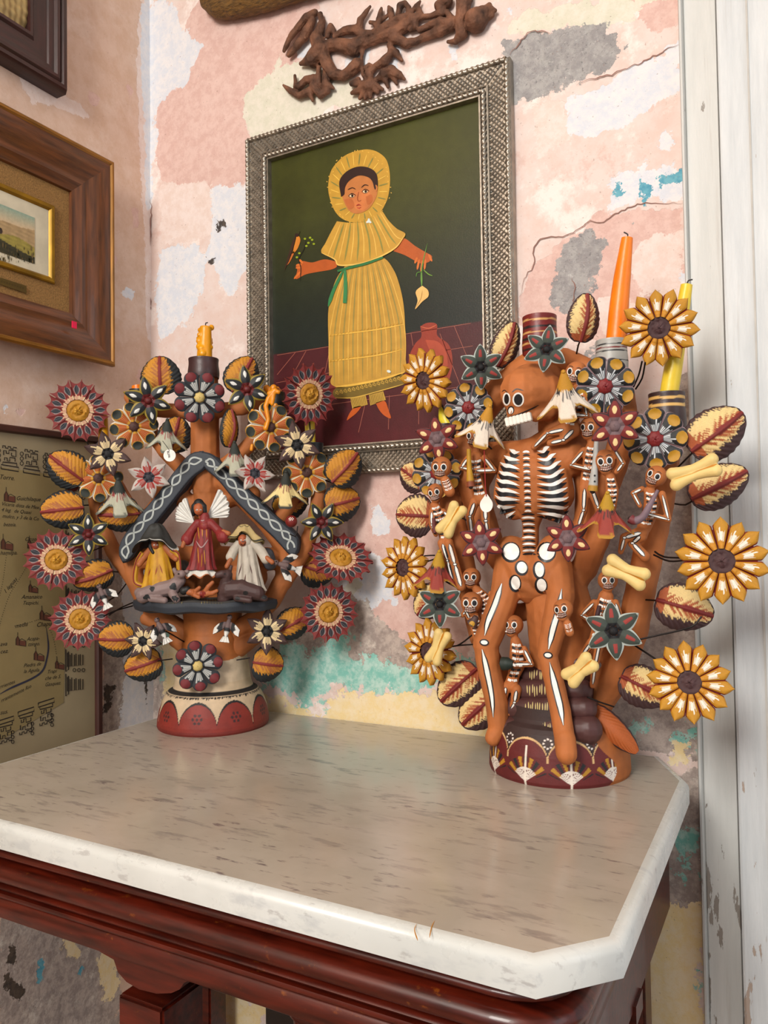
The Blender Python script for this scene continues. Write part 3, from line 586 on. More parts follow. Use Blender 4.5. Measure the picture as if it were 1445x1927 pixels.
def text(s,px,py,hpx,plane,n,m,parent,slope=0,shear=.35,xs=1.0,name='lettering'):
    cu=bpy.data.curves.new('t','FONT'); cu.body=s; cu.size=1; cu.shear=shear; cu.resolution_u=2
    o=bpy.data.objects.new('t',cu); COL.objects.link(o); dg=bpy.context.evaluated_depsgraph_get(); me=bpy.data.meshes.new_from_object(o.evaluated_get(dg)); bpy.data.objects.remove(o)
    p=plane.hit(px,py,.0006); s_=hpx*ppm(p)*1.25; X=(plane.hit(px+20,py+20*slope,.0006)-p).normalized(); N_=Vector(n); Y=N_.cross(X)
    M=Matrix(((X.x,Y.x,N_.x,p.x),(X.y,Y.y,N_.y,p.y),(X.z,Y.z,N_.z,p.z),(0,0,0,1)))@Matrix.Diagonal((s_*xs,s_,s_,1))
    me.transform(M); me.transform(Matrix.Translation(-p)); me.materials.clear(); me.materials.append(m); me.name=name
    o=bpy.data.objects.new(name,me); put(o,parent,Matrix.Translation(p)); return o
minkm=mat('lettering_ink','1c120c',.8)
for (s,px,py,hh,sl) in (('Torre.',-2,901,10,.1),('Guichilaque',30,941,9,.05),('Vicaria dista de Mex',2,951,8,.1),('4 leg.  de Quaxi',2,962,8,.1),('mulco, y 3 de la Co',4,974,8,.08),('bezeia.',6,990,8,.02),('Ocotepec',46,1018,9,.02),('hamilpa.',0,1044,9,-.02),
   ('Amanaico',40,1127,9,-.02),('Tezpichi.',42,1138,8,-.02),('media',28,1182,9,-.18),('Chapul',68,1180,10,-.1),('Acapa-',50,1206,8,-.08),('tzingo.',52,1216,8,-.08),('ava',0,1216,9,-.1),('cez.',0,1230,9,-.1),('Piedra de',44,1256,8,-.12),('la Aguila.',44,1267,8,-.12),
   ('Trapi',88,1268,8,-.14),('che de S.',84,1280,8,-.14),('Gasquez.',84,1292,8,-.14),('rrientes',0,1296,8,-.38),('rrantemente Rio',2,1322,8,-.5),('sus.',0,1345,9,-.2),('1 leguas',10,1118,9,-1.2)):
    text(s,px,py,hh,MP,(1,0,0),minkm,mp_,sl)
# ------------------------------------------------ carved frame corner at the top and rusty ornament
wd_=mat('weathered_gilt_wood','6a4a1c',.6,.1,var=.6,nscale=25,grain=(3,14,14),bump=(60,.8,.004))
k=MB(); BP=Pl((0,YB-.018,0),(0,-1,0)); k.limb([BP.hit(x,y) for x,y in ((392,-120),(388,-40),(394,2),(412,15),(440,13),(500,0),(560,-18),(700,-55))],[.017,.017,.018,.020,.020,.019,.018,.018],14)
t_=blob(k,.003,'mirror_frame',wd_,None,3,.0012); tag(t_,'corner of a rough carved wooden mirror frame cut off by the top edge','frame')
k=MB(); k.limb([BP.hit(x,y,-.004) for x,y in ((402,-120),(400,-40),(404,-4),(416,6),(440,3),(500,-10),(560,-28),(700,-66))],.010,10); k.build('dark_groove',mat('groove_dark','1f1409',.8),t_)
rust=mat('rusty_iron','664330',.8,.1,var=.75,nscale=40,bump=(160,.8,.003))
nt=rust.node_tree; 
OR=[[(250,80,16),(200,112,20),(130,190,16),(80,260,14),(50,330,9)],[(285,95,14),(298,140,16),(280,200,22),(250,260,25)],[(235,130,14),(200,200,25),(180,240,20),(130,300,18),(82,358,11)],
[(260,250,32),(290,330,42),(240,380,38),(160,412,9)],[(300,340,28),(330,420,28),(370,480,26),(430,492,21),(480,460,25),(520,420,28)],[(300,300,25),(400,290,28),(500,310,38),(560,270,28)],[(380,232,13),(440,200,18),(520,190,22),(560,230,20)],
[(532,200,18),(545,130,16),(580,78,10),(607,44,5)],[(560,222,18),(620,215,16),(720,170,20),(800,130,22),(870,110,20)],[(570,290,18),(650,250,20),(750,220,28),(830,170,25)],[(830,170,20),(880,130,24),(930,100,18),(918,60,13)],
[(760,245,24),(840,280,20),(900,268,16),(980,232,17),(1060,200,22),(1130,170,20)],[(930,195,13),(1000,160,16),(1060,150,24),(1130,160,24)],[(930,112,12),(1000,105,13),(1080,80,16),(1055,35,22),(1110,8,24)],[(1105,80,12),(1140,130,16),(1190,150,22)],
[(1215,-10,36),(1205,90,30),(1190,150,26),(1200,220,24),(1160,268,14),(1112,268,8)],[(1240,130,12),(1295,130,48),(1335,95,34),(1385,60,15),(1418,68,8)],[(1330,95,30),(1375,38,14)],[(1310,120,34),(1395,95,12)],[(560,300,11),(550,400,8),(558,480,8),(590,530,14)],
[(740,270,13),(738,350,16),(700,400,21),(640,430,14),(600,470,18),(610,520,16)],[(580,440,12),(600,420,10),(630,430,8)],[(650,512,12),(700,480,24),(745,465,26),(790,485,18),(830,512,5)],[(700,500,16),(722,562,7)],[(750,490,16),(780,545,6)],
[(600,560,28),(540,638,6)],[(600,560,26),(488,605,9)],[(600,555,22),(575,640,7)],[(600,560,24),(608,630,8)],[(610,540,22),(655,603,9)],[(610,540,22),(688,578,7)],[(590,545,18),(488,540,12),(530,520,14)],
[(275,440,12),(272,540,16)],[(315,450,12),(322,545,22),(372,572,7)],[(240,512,22),(190,520,18),(150,558,18),(125,560,12),(120,490,7)],[(45,552,6),(90,590,14),(150,618,15),(215,590,20),(235,648,7)],[(240,560,20),(285,615,17),(330,590,14),(300,560,14)],
[(655,185,8),(668,125,17),(680,52,5)],[(670,135,8),(715,103,9)],[(660,152,9),(606,145,9)],[(640,165,10),(655,190,8)],[(748,120,14),(738,75,17),(727,46,6)],[(790,92,13),(800,40,15),(832,20,12),(858,48,12),(850,92,9)],[(870,80,10),(905,45,14),(930,10,7)],[(730,300,12),(775,345,18),(813,390,5)],[(330,235,12),(350,172,16),(372,205,13)],[(890,120,20),(900,175,16),(870,190,12)]]
k=MB()
for ch in OR: k.limb([Pl((0,YB-.008-.00012*r,0),(0,-1,0)).hit(520+x/3.44,y/3.44) for x,y,r in ch],[max(.0026,r*1.25/3.44*.00105) for x,y,r in ch],8)
for j in range(70):
    ch=random.choice(OR); x,y,r=random.choice(ch); 
    if r>14: k.ball(BACK.hit(520+(x+random.uniform(-r,r)*.7)/3.44,(y+random.uniform(-r,r)*.7)/3.44,.010+r*.0002),r*.0001,8,6)
t_=blob(k,.0011,'iron_ornament',rust,None,1,.0008); tag(t_,'rusty cast iron scroll ornament with leaves hanging above the portrait','ornament')
# ------------------------------------------------ console table
marb=bpy.data.materials.new('marble_top'); marb.use_nodes=True
def marble(m,base,base2,vein,rough,vs=1):
    nt=m.node_tree;N=nt.nodes;L=nt.links;b=N['Principled BSDF'];b.inputs['Roughness'].default_value=rough;b.inputs['Coat Weight'].default_value=.15;b.inputs['Coat Roughness'].default_value=.12
    tc=N.new('ShaderNodeTexCoord')
    def nz(s,sc,d,rot=.25,off=0):
        mp=N.new('ShaderNodeMapping');mp.inputs['Scale'].default_value=sc;mp.inputs['Rotation'].default_value=(0,0,rot);mp.inputs['Location'].default_value=(off,0,0);L.new(tc.outputs['Object'],mp.inputs[0]);n=N.new('ShaderNodeTexNoise');n.inputs['Scale'].default_value=s;n.inputs['Detail'].default_value=d;n.inputs['Roughness'].default_value=.6;L.new(mp.outputs[0],n.inputs['Vector']);return n.outputs['Fac']
    def rg(v,a,bb,c=0,d=1):
        x=N.new('ShaderNodeMapRange');x.inputs[1].default_value=a;x.inputs[2].default_value=bb;x.inputs[3].default_value=c;x.inputs[4].default_value=d;L.new(v,x.inputs[0]);return x.outputs[0]
    def mx(f,a,bb):
        x=N.new('ShaderNodeMix');x.data_type='RGBA';L.new(f,x.inputs[0])
        for i,q in((6,a),(7,bb)):
            if isinstance(q,str):x.inputs[i].default_value=(*lin(q),1)
            else:L.new(q,x.inputs[i])
        return x.outputs[2]
    c=mx(rg(nz(4,(1,1,1),5),.4,.6),base,base2)
    msk=nz(6,(1,1.5,1),3,0,12); mm=N.new('ShaderNodeMath');mm.operation='MULTIPLY';L.new(rg(nz(24,(.8,3.2,2),8,.30,3),.56,.65,0,.7*vs),mm.inputs[0]);L.new(rg(msk,.38,.60,.45,1),mm.inputs[1]);c=mx(mm.outputs[0],c,vein)
    m2=N.new('ShaderNodeMath');m2.operation='MULTIPLY';L.new(rg(nz(42,(.8,2.9,2),6,.30,9),.60,.67,0,.85*vs),m2.inputs[0]);L.new(rg(msk,.42,.6,.35,1),m2.inputs[1]);c=mx(m2.outputs[0],c,'6a5c5c')
    c=mx(rg(nz(7,(.8,1.6,2),8,.3,5),.5,.72,0,.5*vs),c,'b9aca0' if vs==1 else '9a9a96')
    L.new(c,b.inputs['Base Color']); L.new(rg(nz(40,(1,1,1),4),.3,.7,rough*.8,rough*1.25),b.inputs['Roughness'])
marble(marb,'aea496','a19789','766c68',.20); marbe=bpy.data.materials.new('marble_edge'); marbe.use_nodes=True; marble(marbe,'cbccc8','c0c1bc','92959a',.28,.55)
ct=thing('console_table',(-.55,.82,0),'dark mahogany console table with veined grey marble top and clipped corners','table')
out=[(-.925,1.100),(-.176,1.100),(-.128,1.000),(-.124,.590),(-.173,.536),(-.915,.540),(-.968,.595),(-.968,1.0)]
k=MB(); n=len(out); cxm,cym=-.55,.82
def inset(d):
    r=[]
    for i in range(n):
        a=Vector(out[i-1]);b_=Vector(out[i]);c=Vector(out[(i+1)%n]); e1=(b_-a).normalized(); e2=(c-b_).normalized(); n1=Vector((e1.y,-e1.x)); n2=Vector((e2.y,-e2.x)); m_=(n1+n2).normalized(); r.append(b_+m_*(d/max(.3,m_.dot(n1))))
    return r
rings_=[(.0,-.026),(.0,-.008),(.0010,-.0045),(.0035,-.0015),(.0075,-.0003),(.0105,0)]
vs_=[]; 
for d,z in rings_: vs_+=[(p.x,p.y,T+z) for p in inset(d)]
fs_=[];mi=[]
for r in range(len(rings_)-1):
    for i in range(n): j=(i+1)%n; fs_.append((r*n+i,r*n+j,(r+1)*n+j,(r+1)*n+i)); mi.append(1)
k.add(vs_,fs_,None,1); k.add([(p.x,p.y,T) for p in inset(.0105)],[tuple(range(n))],None,0); k.add([(p[0],p[1],T-.026) for p in out],[tuple(range(n))[::-1]],None,1)
k.build('marble_top',[marb,marbe],ct,ang=50)
vp=Paint(Pl((0,.5397,0),(0,-1,0))); vp.stroke([(802,1811),(798,1795),(790,1785),(786,1770)],[5,3.5,2.5],'b9822c',.0008,False); vp.stroke([(799,1790),(806,1778),(808,1765)],[2.5,2],'b9822c',.0008); 
vq=Paint(Pl((0,0,T),(0,0,1))); vq.stroke([(786,1770),(780,1750),(784,1738)],[3,2,1],'c0924a',.0004);vq.stroke([(808,1765),(812,1745),(818,1732)],[2,2,1],'c0924a',.0004)
vp.v+=vq.v; off=len(vp.v)-len(vq.v); vp.f+=[tuple(i+off for i in f) for f in vq.f]; vp.c+=vq.c; vp.m+=vq.m
vp.build('repair_vein',mat('amber_filler','b57a26',.5),ct)
mah=mat('mahogany','451106',.32,spec=.4,var=.6,nscale=14,grain=(1.2,9,9),coat=.18,bump=(40,.12,.001))
# moulded frieze under the slab: profile swept round front and right side
fr=[(-.955,1.095),(-.955,.600),(-.905,.556),(-.215,.553),(-.160,.600),(-.158,1.095)]
prof=[(.001,-.026),(.001,-.0305),(-.007,-.0315),(-.007,-.0345),(.000,-.0355),(.004,-.0385),(.0045,-.0415),(.001,-.0445),(-.008,-.0455),(-.008,-.0485),(.003,-.0500),(.009,-.0535),(.011,-.0585),(.010,-.0640),(.005,-.0685),(-.007,-.0700),(-.007,-.0730),(.001,-.0740),(.003,-.0765),(.001,-.0790),(-.007,-.0800),(-.007,-.0825),(.000,-.0835),(.001,-.0860),(.000,-.0885),(-.004,-.0900),(-.001,-.0920),(-.001,-.1100),(-.004,-.1125),(-.02,-.1125)]
def off_path(d):
    r=[];N=len(path)
    for i in range(N):
        a=Vector(path[max(i-1,0)]);b_=Vector(path[i]);c=Vector(path[min(i+1,N-1)]); e1=(b_-a).normalized() if i else (c-b_).normalized(); e2=(c-b_).normalized() if i<N-1 else e1
        n1=Vector((e1.y,-e1.x));n2=Vector((e2.y,-e2.x)); n1,n2=-n1,-n2; m_=(n1+n2).normalized(); r.append(b_+m_*(-d/max(.3,m_.dot(n1))))
    return r
def arc(a,b,c,m=6):                                      # rounded front corners
    a,b,c=Vector(a),Vector(b),Vector(c); return [tuple((a*(1-t)+b*t)*(1-t)+(b*(1-t)+c*t)*t) for t in [i/m for i in range(m+1)]]
path=[(-.955,1.095)]+arc((-.955,.62),(-.955,.556),(-.89,.556))+arc((-.215,.556),(-.160,.556),(-.160,.61))+[(-.160,1.095)]
k=MB(); N=len(path); vs_=[]
for d,z in prof: vs_+=[(p.x,p.y,T+z) for p in off_path(d)]
k.add(vs_,[(r*N+i,r*N+i+1,(r+1)*N+i+1,(r+1)*N+i) for r in range(len(prof)-1) for i in range(N-1)]); k.build('moulded_frieze',mah,ct,ang=60)
MB().box((-.557,.83,T-.030),(.385,.262,.003)).build('top_board',mah,ct)
nt=mah.node_tree;N_=nt.nodes;Lk=nt.links;bs=N_['Principled BSDF'];old=bs.inputs['Base Color'].links[0].from_socket
tc=N_.new('ShaderNodeTexCoord');mp_n=N_.new('ShaderNodeMapping');mp_n.inputs['Scale'].default_value=(1,1.6,1.6);Lk.new(tc.outputs['Object'],mp_n.inputs[0]);nn=N_.new('ShaderNodeTexNoise');nn.inputs['Scale'].default_value=45;nn.inputs['Detail'].default_value=7;nn.inputs['Roughness'].default_value=.7;Lk.new(mp_n.outputs[0],nn.inputs['Vector'])
mr_=N_.new('ShaderNodeMapRange');mr_.inputs[1].default_value=.62;mr_.inputs[2].default_value=.72;mr_.inputs[4].default_value=.7;Lk.new(nn.outputs['Fac'],mr_.inputs[0]);mx_=N_.new('ShaderNodeMix');mx_.data_type='RGBA';Lk.new(mr_.outputs[0],mx_.inputs[0]);Lk.new(old,mx_.inputs[6]);mx_.inputs[7].default_value=(*lin('8a4a14'),1);Lk.new(mx_.outputs[2],bs.inputs['Base Color'])
# shaped front apron with bracket ends
AP=Pl((0,.564,0),(0,-1,0))
pts=[(-200,1590),(0,1655),(500,1800),(1075,1935),(1090,2010),(1000,1960),(900,1935),(705,1912),(690,1908),(688,1918),(676,1920),(600,1913),(560,1903),(490,1880),(420,1862),(352,1847),(346,1850),(338,1862),(322,1869),(295,1870),(262,1862),(238,1848),(222,1830),(214,1806),(160,1775),(100,1745),(0,1718),(-60,1705),(-200,1690)]
k=MB(); k.prism([AP.hit(min(x,1040),y) for x,y in pts],(0,-1,0),.018); k.build('apron',mah,ct,smooth=False)
MB().box((-.172,.83,T-.14),(.008,.24,.045)).build('side_apron',mah,ct,smooth=False)
for yy,dz in ((.66,-.192),(.74,-.198),(.84,-.190)): MB().box((-.170,yy,T+dz),(.009,.018,.010)).build('side_apron_drop',mah,ct,smooth=False)
LG=Pl((0,.575,0),(0,-1,0)); a=LG.hit(221,1880);b_=LG.hit(305,1880); cxl=(a.x+b_.x)/2; hw=(b_.x-a.x)/2
MB().box((cxl,.575+hw,.37),(hw,hw,.37),bev=.003).build('leg',mah,ct)
a=LG.hit(525,1905,-.05);b_=LG.hit(600,1905,-.05); cx2=(a.x+b_.x)/2; r=(b_.x-a.x)/2*.95; z=a.z
k=MB(); k.lathe([(r*.55,0),(r*.6,.25),(r*.95,z-.12),(r*.85,z-.05),(r*.78,z-.02),(r*.82,z-.008),(r,z-.004),(r*1.04,z),(r,z+.004),(r*.80,z+.010),(r*.86,z+.02),(r,z+.035)],28,o=(cx2,.625+r,0)); k.build('leg',mah,ct)
a=LG.hit(638,1920,-.07);b_=LG.hit(682,1920,-.07); MB().box(((a.x+b_.x)/2,.70,.37),((b_.x-a.x)/2,.02,.37),bev=.003).build('leg',mah,ct)
MB().box((-.212,.605,.40),(.026,.026,.40),bev=.003).build('leg',mah,ct); MB().box((-.212,1.05,.40),(.022,.022,.40),bev=.003).build('leg',mah,ct); MB().box((-.92,1.05,.40),(.022,.022,.40),bev=.003).build('leg',mah,ct)
# dark chest under the console, only its corner shows
k=MB(); a=BACK.hit(490,1890,.02); 
cb=thing('dark_cabinet',(-.60,1.02,0),'black cabinet standing in the shadow under the console table','cabinet')
a=Pl((0,1.0,0),(0,-1,0)).hit(494,1885); MB().box((a.x+.09,1.05,.30),(.09,.045,a.z-.30+.02 if a.z>.3 else .3),bev=.003).build('body',mat('ebonised_wood','0d0a0a',.35,coat=.3),cb)
MB().box((a.x+.09,1.004,.20),(.075,.004,.16),bev=.002).build('door',mat('ebonised_panel','14100f',.3,coat=.3),cb)
# ------------------------------------------------ clay motifs (unit size, facing +Z, up = +Y)
clay=mat('painted_clay',None,.62,attr=True,var=.13,nscale=70,bump=(260,.35,.0008))
gloss=mat('glossy_painted_clay',None,.42,attr=True,var=.12,nscale=70,bump=(240,.3,.0008))
terra=mat('terracotta','a6602e',.74,var=.2,nscale=24,bump=(150,.35,.0010))
def h_(i,j=0): x=math.sin(i*127.1+j*311.7+5.3)*43758.5453; return x-math.floor(x)
def mixc(a,b,t): t=max(0,min(1,t)); return tuple(a[i]*(1-t)+b[i]*t for i in range(3))
LC={}
def C(h):
    if h not in LC: LC[h]=lin(h)
    return LC[h]
def petal(wf,zf,cf,r0,th,side,nu=38,nv=34,seed=0,yl=None):
    k=MB()
    def g(u,v):
        t=u; j=v*(nv+2)
        if j<1: s=-1; lo=True
        elif j>nv+1: s=1; lo=True
        else: s=(j-1)/nv*2-1; lo=False
        w=wf(t); y=r0+(1-r0)*t*(yl(s) if yl else 1)
        if yl: w=wf(y)
        if lo: return (Vector((s*w*.9,y if t<1 else y-.01,zf(t,s)-th)),C(side))
        return (Vector((s*w,y,zf(t,s))),cf(t,s,y))
    k.grid(g,nu,nv+2); return k
def streak(s,t,n,a,b,seed=0):      # brush-stroke fringe: True while t is below the ragged end of stroke k
    k=int((s+1)*.5*n); return t<a+(b-a)*h_(k,seed) and abs(((s+1)*.5*n)%1-.5)<.43
def centre(R,z,col,bump=.08,seg=22,ring=0,col2=None,dark=None,under=None,ur=.8):
    k=MB()
    def g(u,v):
        r=R*v; a=2*PI*u; zz=z*math.sqrt(max(0,1-v*v*.95))+bump*R*(h_(int(u*seg),int(v*9))-.5)*(v<.97)
        if ring: zz-=z*.35*math.exp(-((v-.45)/.12)**2)
        c=C(col)
        if col2 and v<.33: c=C(col2)
        if dark and v>.9: c=C(dark)
        return (Vector((r*math.cos(a),r*math.sin(a),zz)),c)
    k.grid(g,seg,9,cu=True); 
    k.grid(lambda u,v:(Vector((R*1.02*math.cos(2*PI*u),R*1.02*math.sin(2*PI*u),z*.2-v*.12)),C(col)),seg,1,cu=True)
    if under: k.lathe([(.001,.02),(ur,.0),(ur*.97,-.05),(.001,-.05)],40,c=under)
    return k
def wseg(n,knee,tipw=0,pw=1.0):
    def f(t,r0):
        y=r0+(1-r0)*t; b=math.tan(PI/n)*y*1.0
        if y<knee: return b
        q=(y-knee)/(1-knee); return math.tan(PI/n)*knee*max(tipw,(1-q**pw))
    return f
FL={}
def flower_type(key):
    if key in FL: return FL[key]
    m=clay; n=6
    if key in('gerbera',):
        n=16; r0=.30; f=wseg(n,.84,.03,1.0)
        def cf(t,s,y):
            if y>.97: return C('8a3a30')
            if .54<y<.85:
                q=(y-.54)/.31; w=.66*math.sin(PI*min(1,q*.9+.12))
                if abs(s)<w*.80: return C('191c24') if abs(s-.12)>.045 else C('5d6068')
                if abs(s)<w*1.12: return C('8b7b78')
            if streak(s,y,4,.43,.60,0): return C('dcc096') if h_(int(s*3),3)>.2 else C('c79478')
            return C('6d1c1a') if abs(s)>.75 else C('7a2320')
        zf=lambda t,s:.06-.035*(1-s*s)*(t>.3)-.05*(t<.1)+.02*t; side='5c1615'; cen=centre(.36,.15,'b07a18',.20,26,1,'c48f2a','7b4a18','5c1615',.80)
    elif key=='sunflower':
        n=14; r0=.28; f=wseg(n,.78,.05,1.35)
        def cf(t,s,y):
            if abs(s)>.86 and y<.82: return C('74190f')
            if y<.44: return C('c0831f')
            k9=int((s+1)*5.5)
            if abs(s)<.55 and .43+.05*h_(k9,4)<y<.56+.16*h_(k9,5)+.05*(1-abs(s)) and abs(((s+1)*5.5)%1-.5)<.36: return C('e6dfd2')
            return C('b5801c') if s<0 else C('bb851c')
        zf=lambda t,s:.03+.085*(1-abs(s)**3)-.02*t+.02*(t<.15); side='8f6115'; cen=centre(.37,.10,'44292a',.09,30,1,'4c3031',None,'6a150d',.74)
    elif key.startswith('star'):
        P={'star_ochre':('1f2327','8f7a2a','1f2327','d8d8d2','5c1517','3a3320'),'star_green':('38413a','aab4ae','2a332c','92302a','0d0d12','20281f'),'star_red':('74211f','231a20','74211f','e9c88f','6f595c','541616')}[key]
        n=6; r0=.16
        def f(t,r0): 
            return (.275 if key=='star_ochre' else .31)*(math.sin(PI*min(1,(t*.96+.04))**.80)**.8 if t<.98 else .0)*(1-.25*t)+.015*(1-t)
        def cf(t,s,y):
            e=max(abs(s),(t-.25)/.75*1.0 if t>.9 else 0)
            if y<(.26 if key!='star_red' else .33) : return C(P[4])
            if abs(s)>.90 or t>.97: return C(P[2] if key=='star_red' else P[1])
            if abs(s)>(.74 if key!='star_green' else .80) or t>.91: return C(P[1])
            q=(t-.34)/.36
            wq={'star_ochre':.40*math.sin(PI*max(0,min(1,q)))**.6*(.4+.6*q if q>0 else 0),'star_green':.21,'star_red':.48*math.sin(PI*max(0,min(1,q)))**.5*(.4+.6*max(0,q))}[key]
            if 0<q<1 and abs(s+.03)<wq: return C(P[3])
            return C(P[0])
        zf=lambda t,s:.10+.09*(1-abs(s)**1.5)*math.sin(PI*min(1,t+.1))+.05*t-.04*abs(s); side=P[5]; cen=centre(.17 if key!='star_red' else .24,.24,P[4],.12,14)
        m=gloss if key=='star_ochre' else clay
    elif key.startswith('daisy'):
        P={'daisy_orange':('b87a1c','9c2c1c','20261f','d5cbb8','4a2c26'),'daisy_grey':('20252b','a9aaa6','6b1d22','20252b','c9b06c'),'daisy_black':('15171b','c9cdd0','b3841c','8c7479','7a1a1c')}[key]
        n=8; r0=.20
        def f(t,r0):
            y=r0+(1-r0)*t; b=math.tan(PI/n)*y*.99; kn=.70 if key!='daisy_black' else .80
            if y<kn: return b
            q=(y-kn)/(1-kn); return math.tan(PI/n)*kn*math.sqrt(max(.002,1-q**2.2))*1.03
        def cf(t,s,y):
            w=f(t,r0); dd=math.hypot((y-.81)/.175,s*w/.205)
            if dd<1: return C(P[2])
            if key=='daisy_orange':
                if dd<1.18: return C('a87a1e')
                if abs(s)>.86: return C(P[3])
                if y<.30: return C('c08a22')
                if y<.70 and abs(s)<.82 and abs(((s+1)*3.5)%1-.5)<.27 and h_(int((s+1)*3.5),9)>.1: return C(P[1])
                return C(P[0])
            if key=='daisy_grey':
                if .28<y<.66 and abs(s)<.66 and streak(s,y,6,.52,.68,5): return C(P[1])
                return C(P[0])
            if abs(s)>.94: return C(P[3])
            if .26<y<.68 and abs(s)<.80 and abs(((s+1)*3)%1-.5)<.30 and streak(s,y,6,.46,.66,6): return C(P[1])
            return C(P[0])
        def zf(t,s):
            y=r0+(1-r0)*t; w=f(t,r0); dd=math.hypot((y-.81)/.175,s*w/.205); return .07+.08*(1-s*s)-.06*max(0,1-dd*dd)*(1 if key!='daisy_grey' else -.5)
        side=P[0] if key!='daisy_orange' else '8a5c18'; cen=centre(.29 if key=='daisy_black' else .24 if key!='daisy_grey' else .22,.24 if key!='daisy_grey' else .20,P[4],.16 if key=='daisy_black' else .10,20); m=gloss if key=='daisy_black' else clay
    elif key.startswith('petal'):
        P={'petal_brown':('45302e','d8c193','0e0e12'),'petal_white':('b5aaa2','9a2f28','2c2d35')}[key]
        n=6; r0=.14
        def f(t,r0): return .27*math.sin(PI*min(1,(t*.93+.05))**.85)*(1-.15*t) if t<.985 else 0.0
        def cf(t,s,y):
            if y<.25: return C(P[2])
            if t<.76 and abs(s)<.80 and streak(s,t,8,.38,.74,7): return C(P[1])
            return C(P[0])
        zf=lambda t,s:.08+.06*(1-s*s)+.10*t-.05*abs(s)*t; side=P[0]; cen=centre(.20,.16,P[2],.10,14)
    me=(petal(lambda y:math.tan(PI/n)*y*.995,zf,cf,r0,.09,side,yl=lambda s:.82+.19*abs(s)**2.3) if key=='gerbera' else petal(lambda t:f(t,r0),zf,cf,r0,.09,side)).mesh('petal',m,True,50); ce=cen.mesh('flower',m,True,60); FL[key]=(me,ce,n); return FL[key]
def basis(px,py,plane,off,rot=0,tx=0,ty=0,s=1):
    p=plane.hit(px,py,off); z=-(ray(px,py)); x=Vector((0,0,1)).cross(z).normalized(); y=z.cross(x)
    R=Matrix((x,y,z)).transposed()@Matrix.Rotation(math.radians(ty),3,'Y')@Matrix.Rotation(math.radians(tx),3,'X')@Matrix.Rotation(math.radians(rot),3,'Z')
    return Matrix.Translation(p)@R.to_4x4()@Matrix.Diagonal((s,s,s,1))
FLAB={'gerbera':'red spiky flower with ochre centre','sunflower':'ochre sunflower with brown centre','star_ochre':'black star flower edged in ochre with red centre','star_green':'dark green star flower edged in white with black centre','star_red':'dark red star flower with cream drops and mauve centre','daisy_orange':'orange daisy with dark lobes','daisy_grey':'grey daisy with red knobs','daisy_black':'black daisy with ochre dots and red centre','petal_brown':'brown flower with cream strokes','petal_white':'white flower with red strokes'}
def flower(tree,key,x,y,R,plane,off,rot=0,tx=0,ty=0,name='flower',label=None):
    me,ce,n=flower_type(key); M=basis(x,y,plane,off,rot,tx,ty,R*ppm(plane.hit(x,y,off)))
    o=place(name,ce,tree,M,label or FLAB[key])
    for i in range(n):
        j=1+.05*(h_(i,int(x))-.5); place('petal',me,o,M@Matrix.Rotation(2*PI*i/n+.05*(h_(i,int(y))-.5),4,'Z')@Matrix.Rotation(.06*(h_(i,int(x+y))-.5),4,'X')@Matrix.Diagonal((1,j,1,1)))
    return o
LT={}
def leaf_mesh(kind,wd,ds=1):
    wd=round(wd,1); k_=(kind,wd,ds)
    if k_ in LT: return LT[k_]
    mid,inn,inn2,outer,base={'ochre':('7c2523','bd7f1a','9a5423','14181b','a0602a'),'cream':('741f1c','dcc083','b98a55','3b2324','a3522a'),'bare':('a3522a','a85420','a85420','3b2324','a85420')}[kind]
    k=MB()
    def g(u,v):
        t=u; s=v*2-1; w=wd*.53*math.sin(PI*min(1,(t*.97+.015))**.80)**.50; y=t
        cr=.018*math.sin(t*46+(3 if s>0 else 0))*abs(s)**4
        x=s*w*(1+cr); z=.16*math.sin(PI*t)*(1-abs(s)**2.2)+.008*math.sin((t-.4*abs(s))*60)*min(1,abs(s)*1.8)*(abs(s)>.12)+(.05*math.exp(-(s*w/.03)**2) if kind!='bare' else 0)-.02*(abs(s)>.97)
        a=abs(s)*w; k2=int((t-.45*abs(s)+1)*44+ (97 if s>0 else 0)); lim=(.60 if s*ds>0 else .84)+.20*(h_(k2,3)-.5)-.30*(1-t)*t*(s*ds>0)
        if kind=='bare': c=C(outer) if abs(s)>.85 else C(base)
        elif a<.035+.02*t*(1-t)*4*(.5+.5*t): c=C(mid)
        elif abs(s)>lim or t<.03 or t>.97: c=C(outer)
        elif t<.16 and kind=='cream': c=C(base)
        else:
            c=C(inn) if h_(k2,1)>.22 or abs(s)>.5 else C(inn2)
            if abs(s)<.30+.2*h_(k2,9) and h_(k2,7)>.55: c=C(base)
        return (Vector((x,y,z)),c)
    k.grid(g,90,34); 
    k.grid(lambda u,v:(Vector(((v*2-1)*wd*.53*math.sin(PI*min(1,(u*.97+.015))**.80)**.50*.97,u,.13*math.sin(PI*u)*(1-abs(v*2-1)**2)-.05)),C(outer)),16,8,flip=True)
    LT[k_]=k.mesh('leaf',clay,True); return LT[k_]
def leaf(tree,kind,a,b,w,plane,off,tx=0,ty=0,name='leaf',tz=0):
    """a = stem end, b = tip (pixels), w = width in pixels"""
    L=math.dist(a,b); ang=math.degrees(math.atan2(-(b[1]-a[1]),b[0]-a[0]))-90; s=L*ppm(plane.hit(*a,off))
    M=basis(a[0],a[1],plane,off,0,tx,ty,s)@Matrix.Rotation(math.radians(ang),4,'Z'); return place(name,leaf_mesh(kind,w/L,1 if (b[1]-a[1])*-.6+(b[0]-a[0])>0 else -1),tree,M)
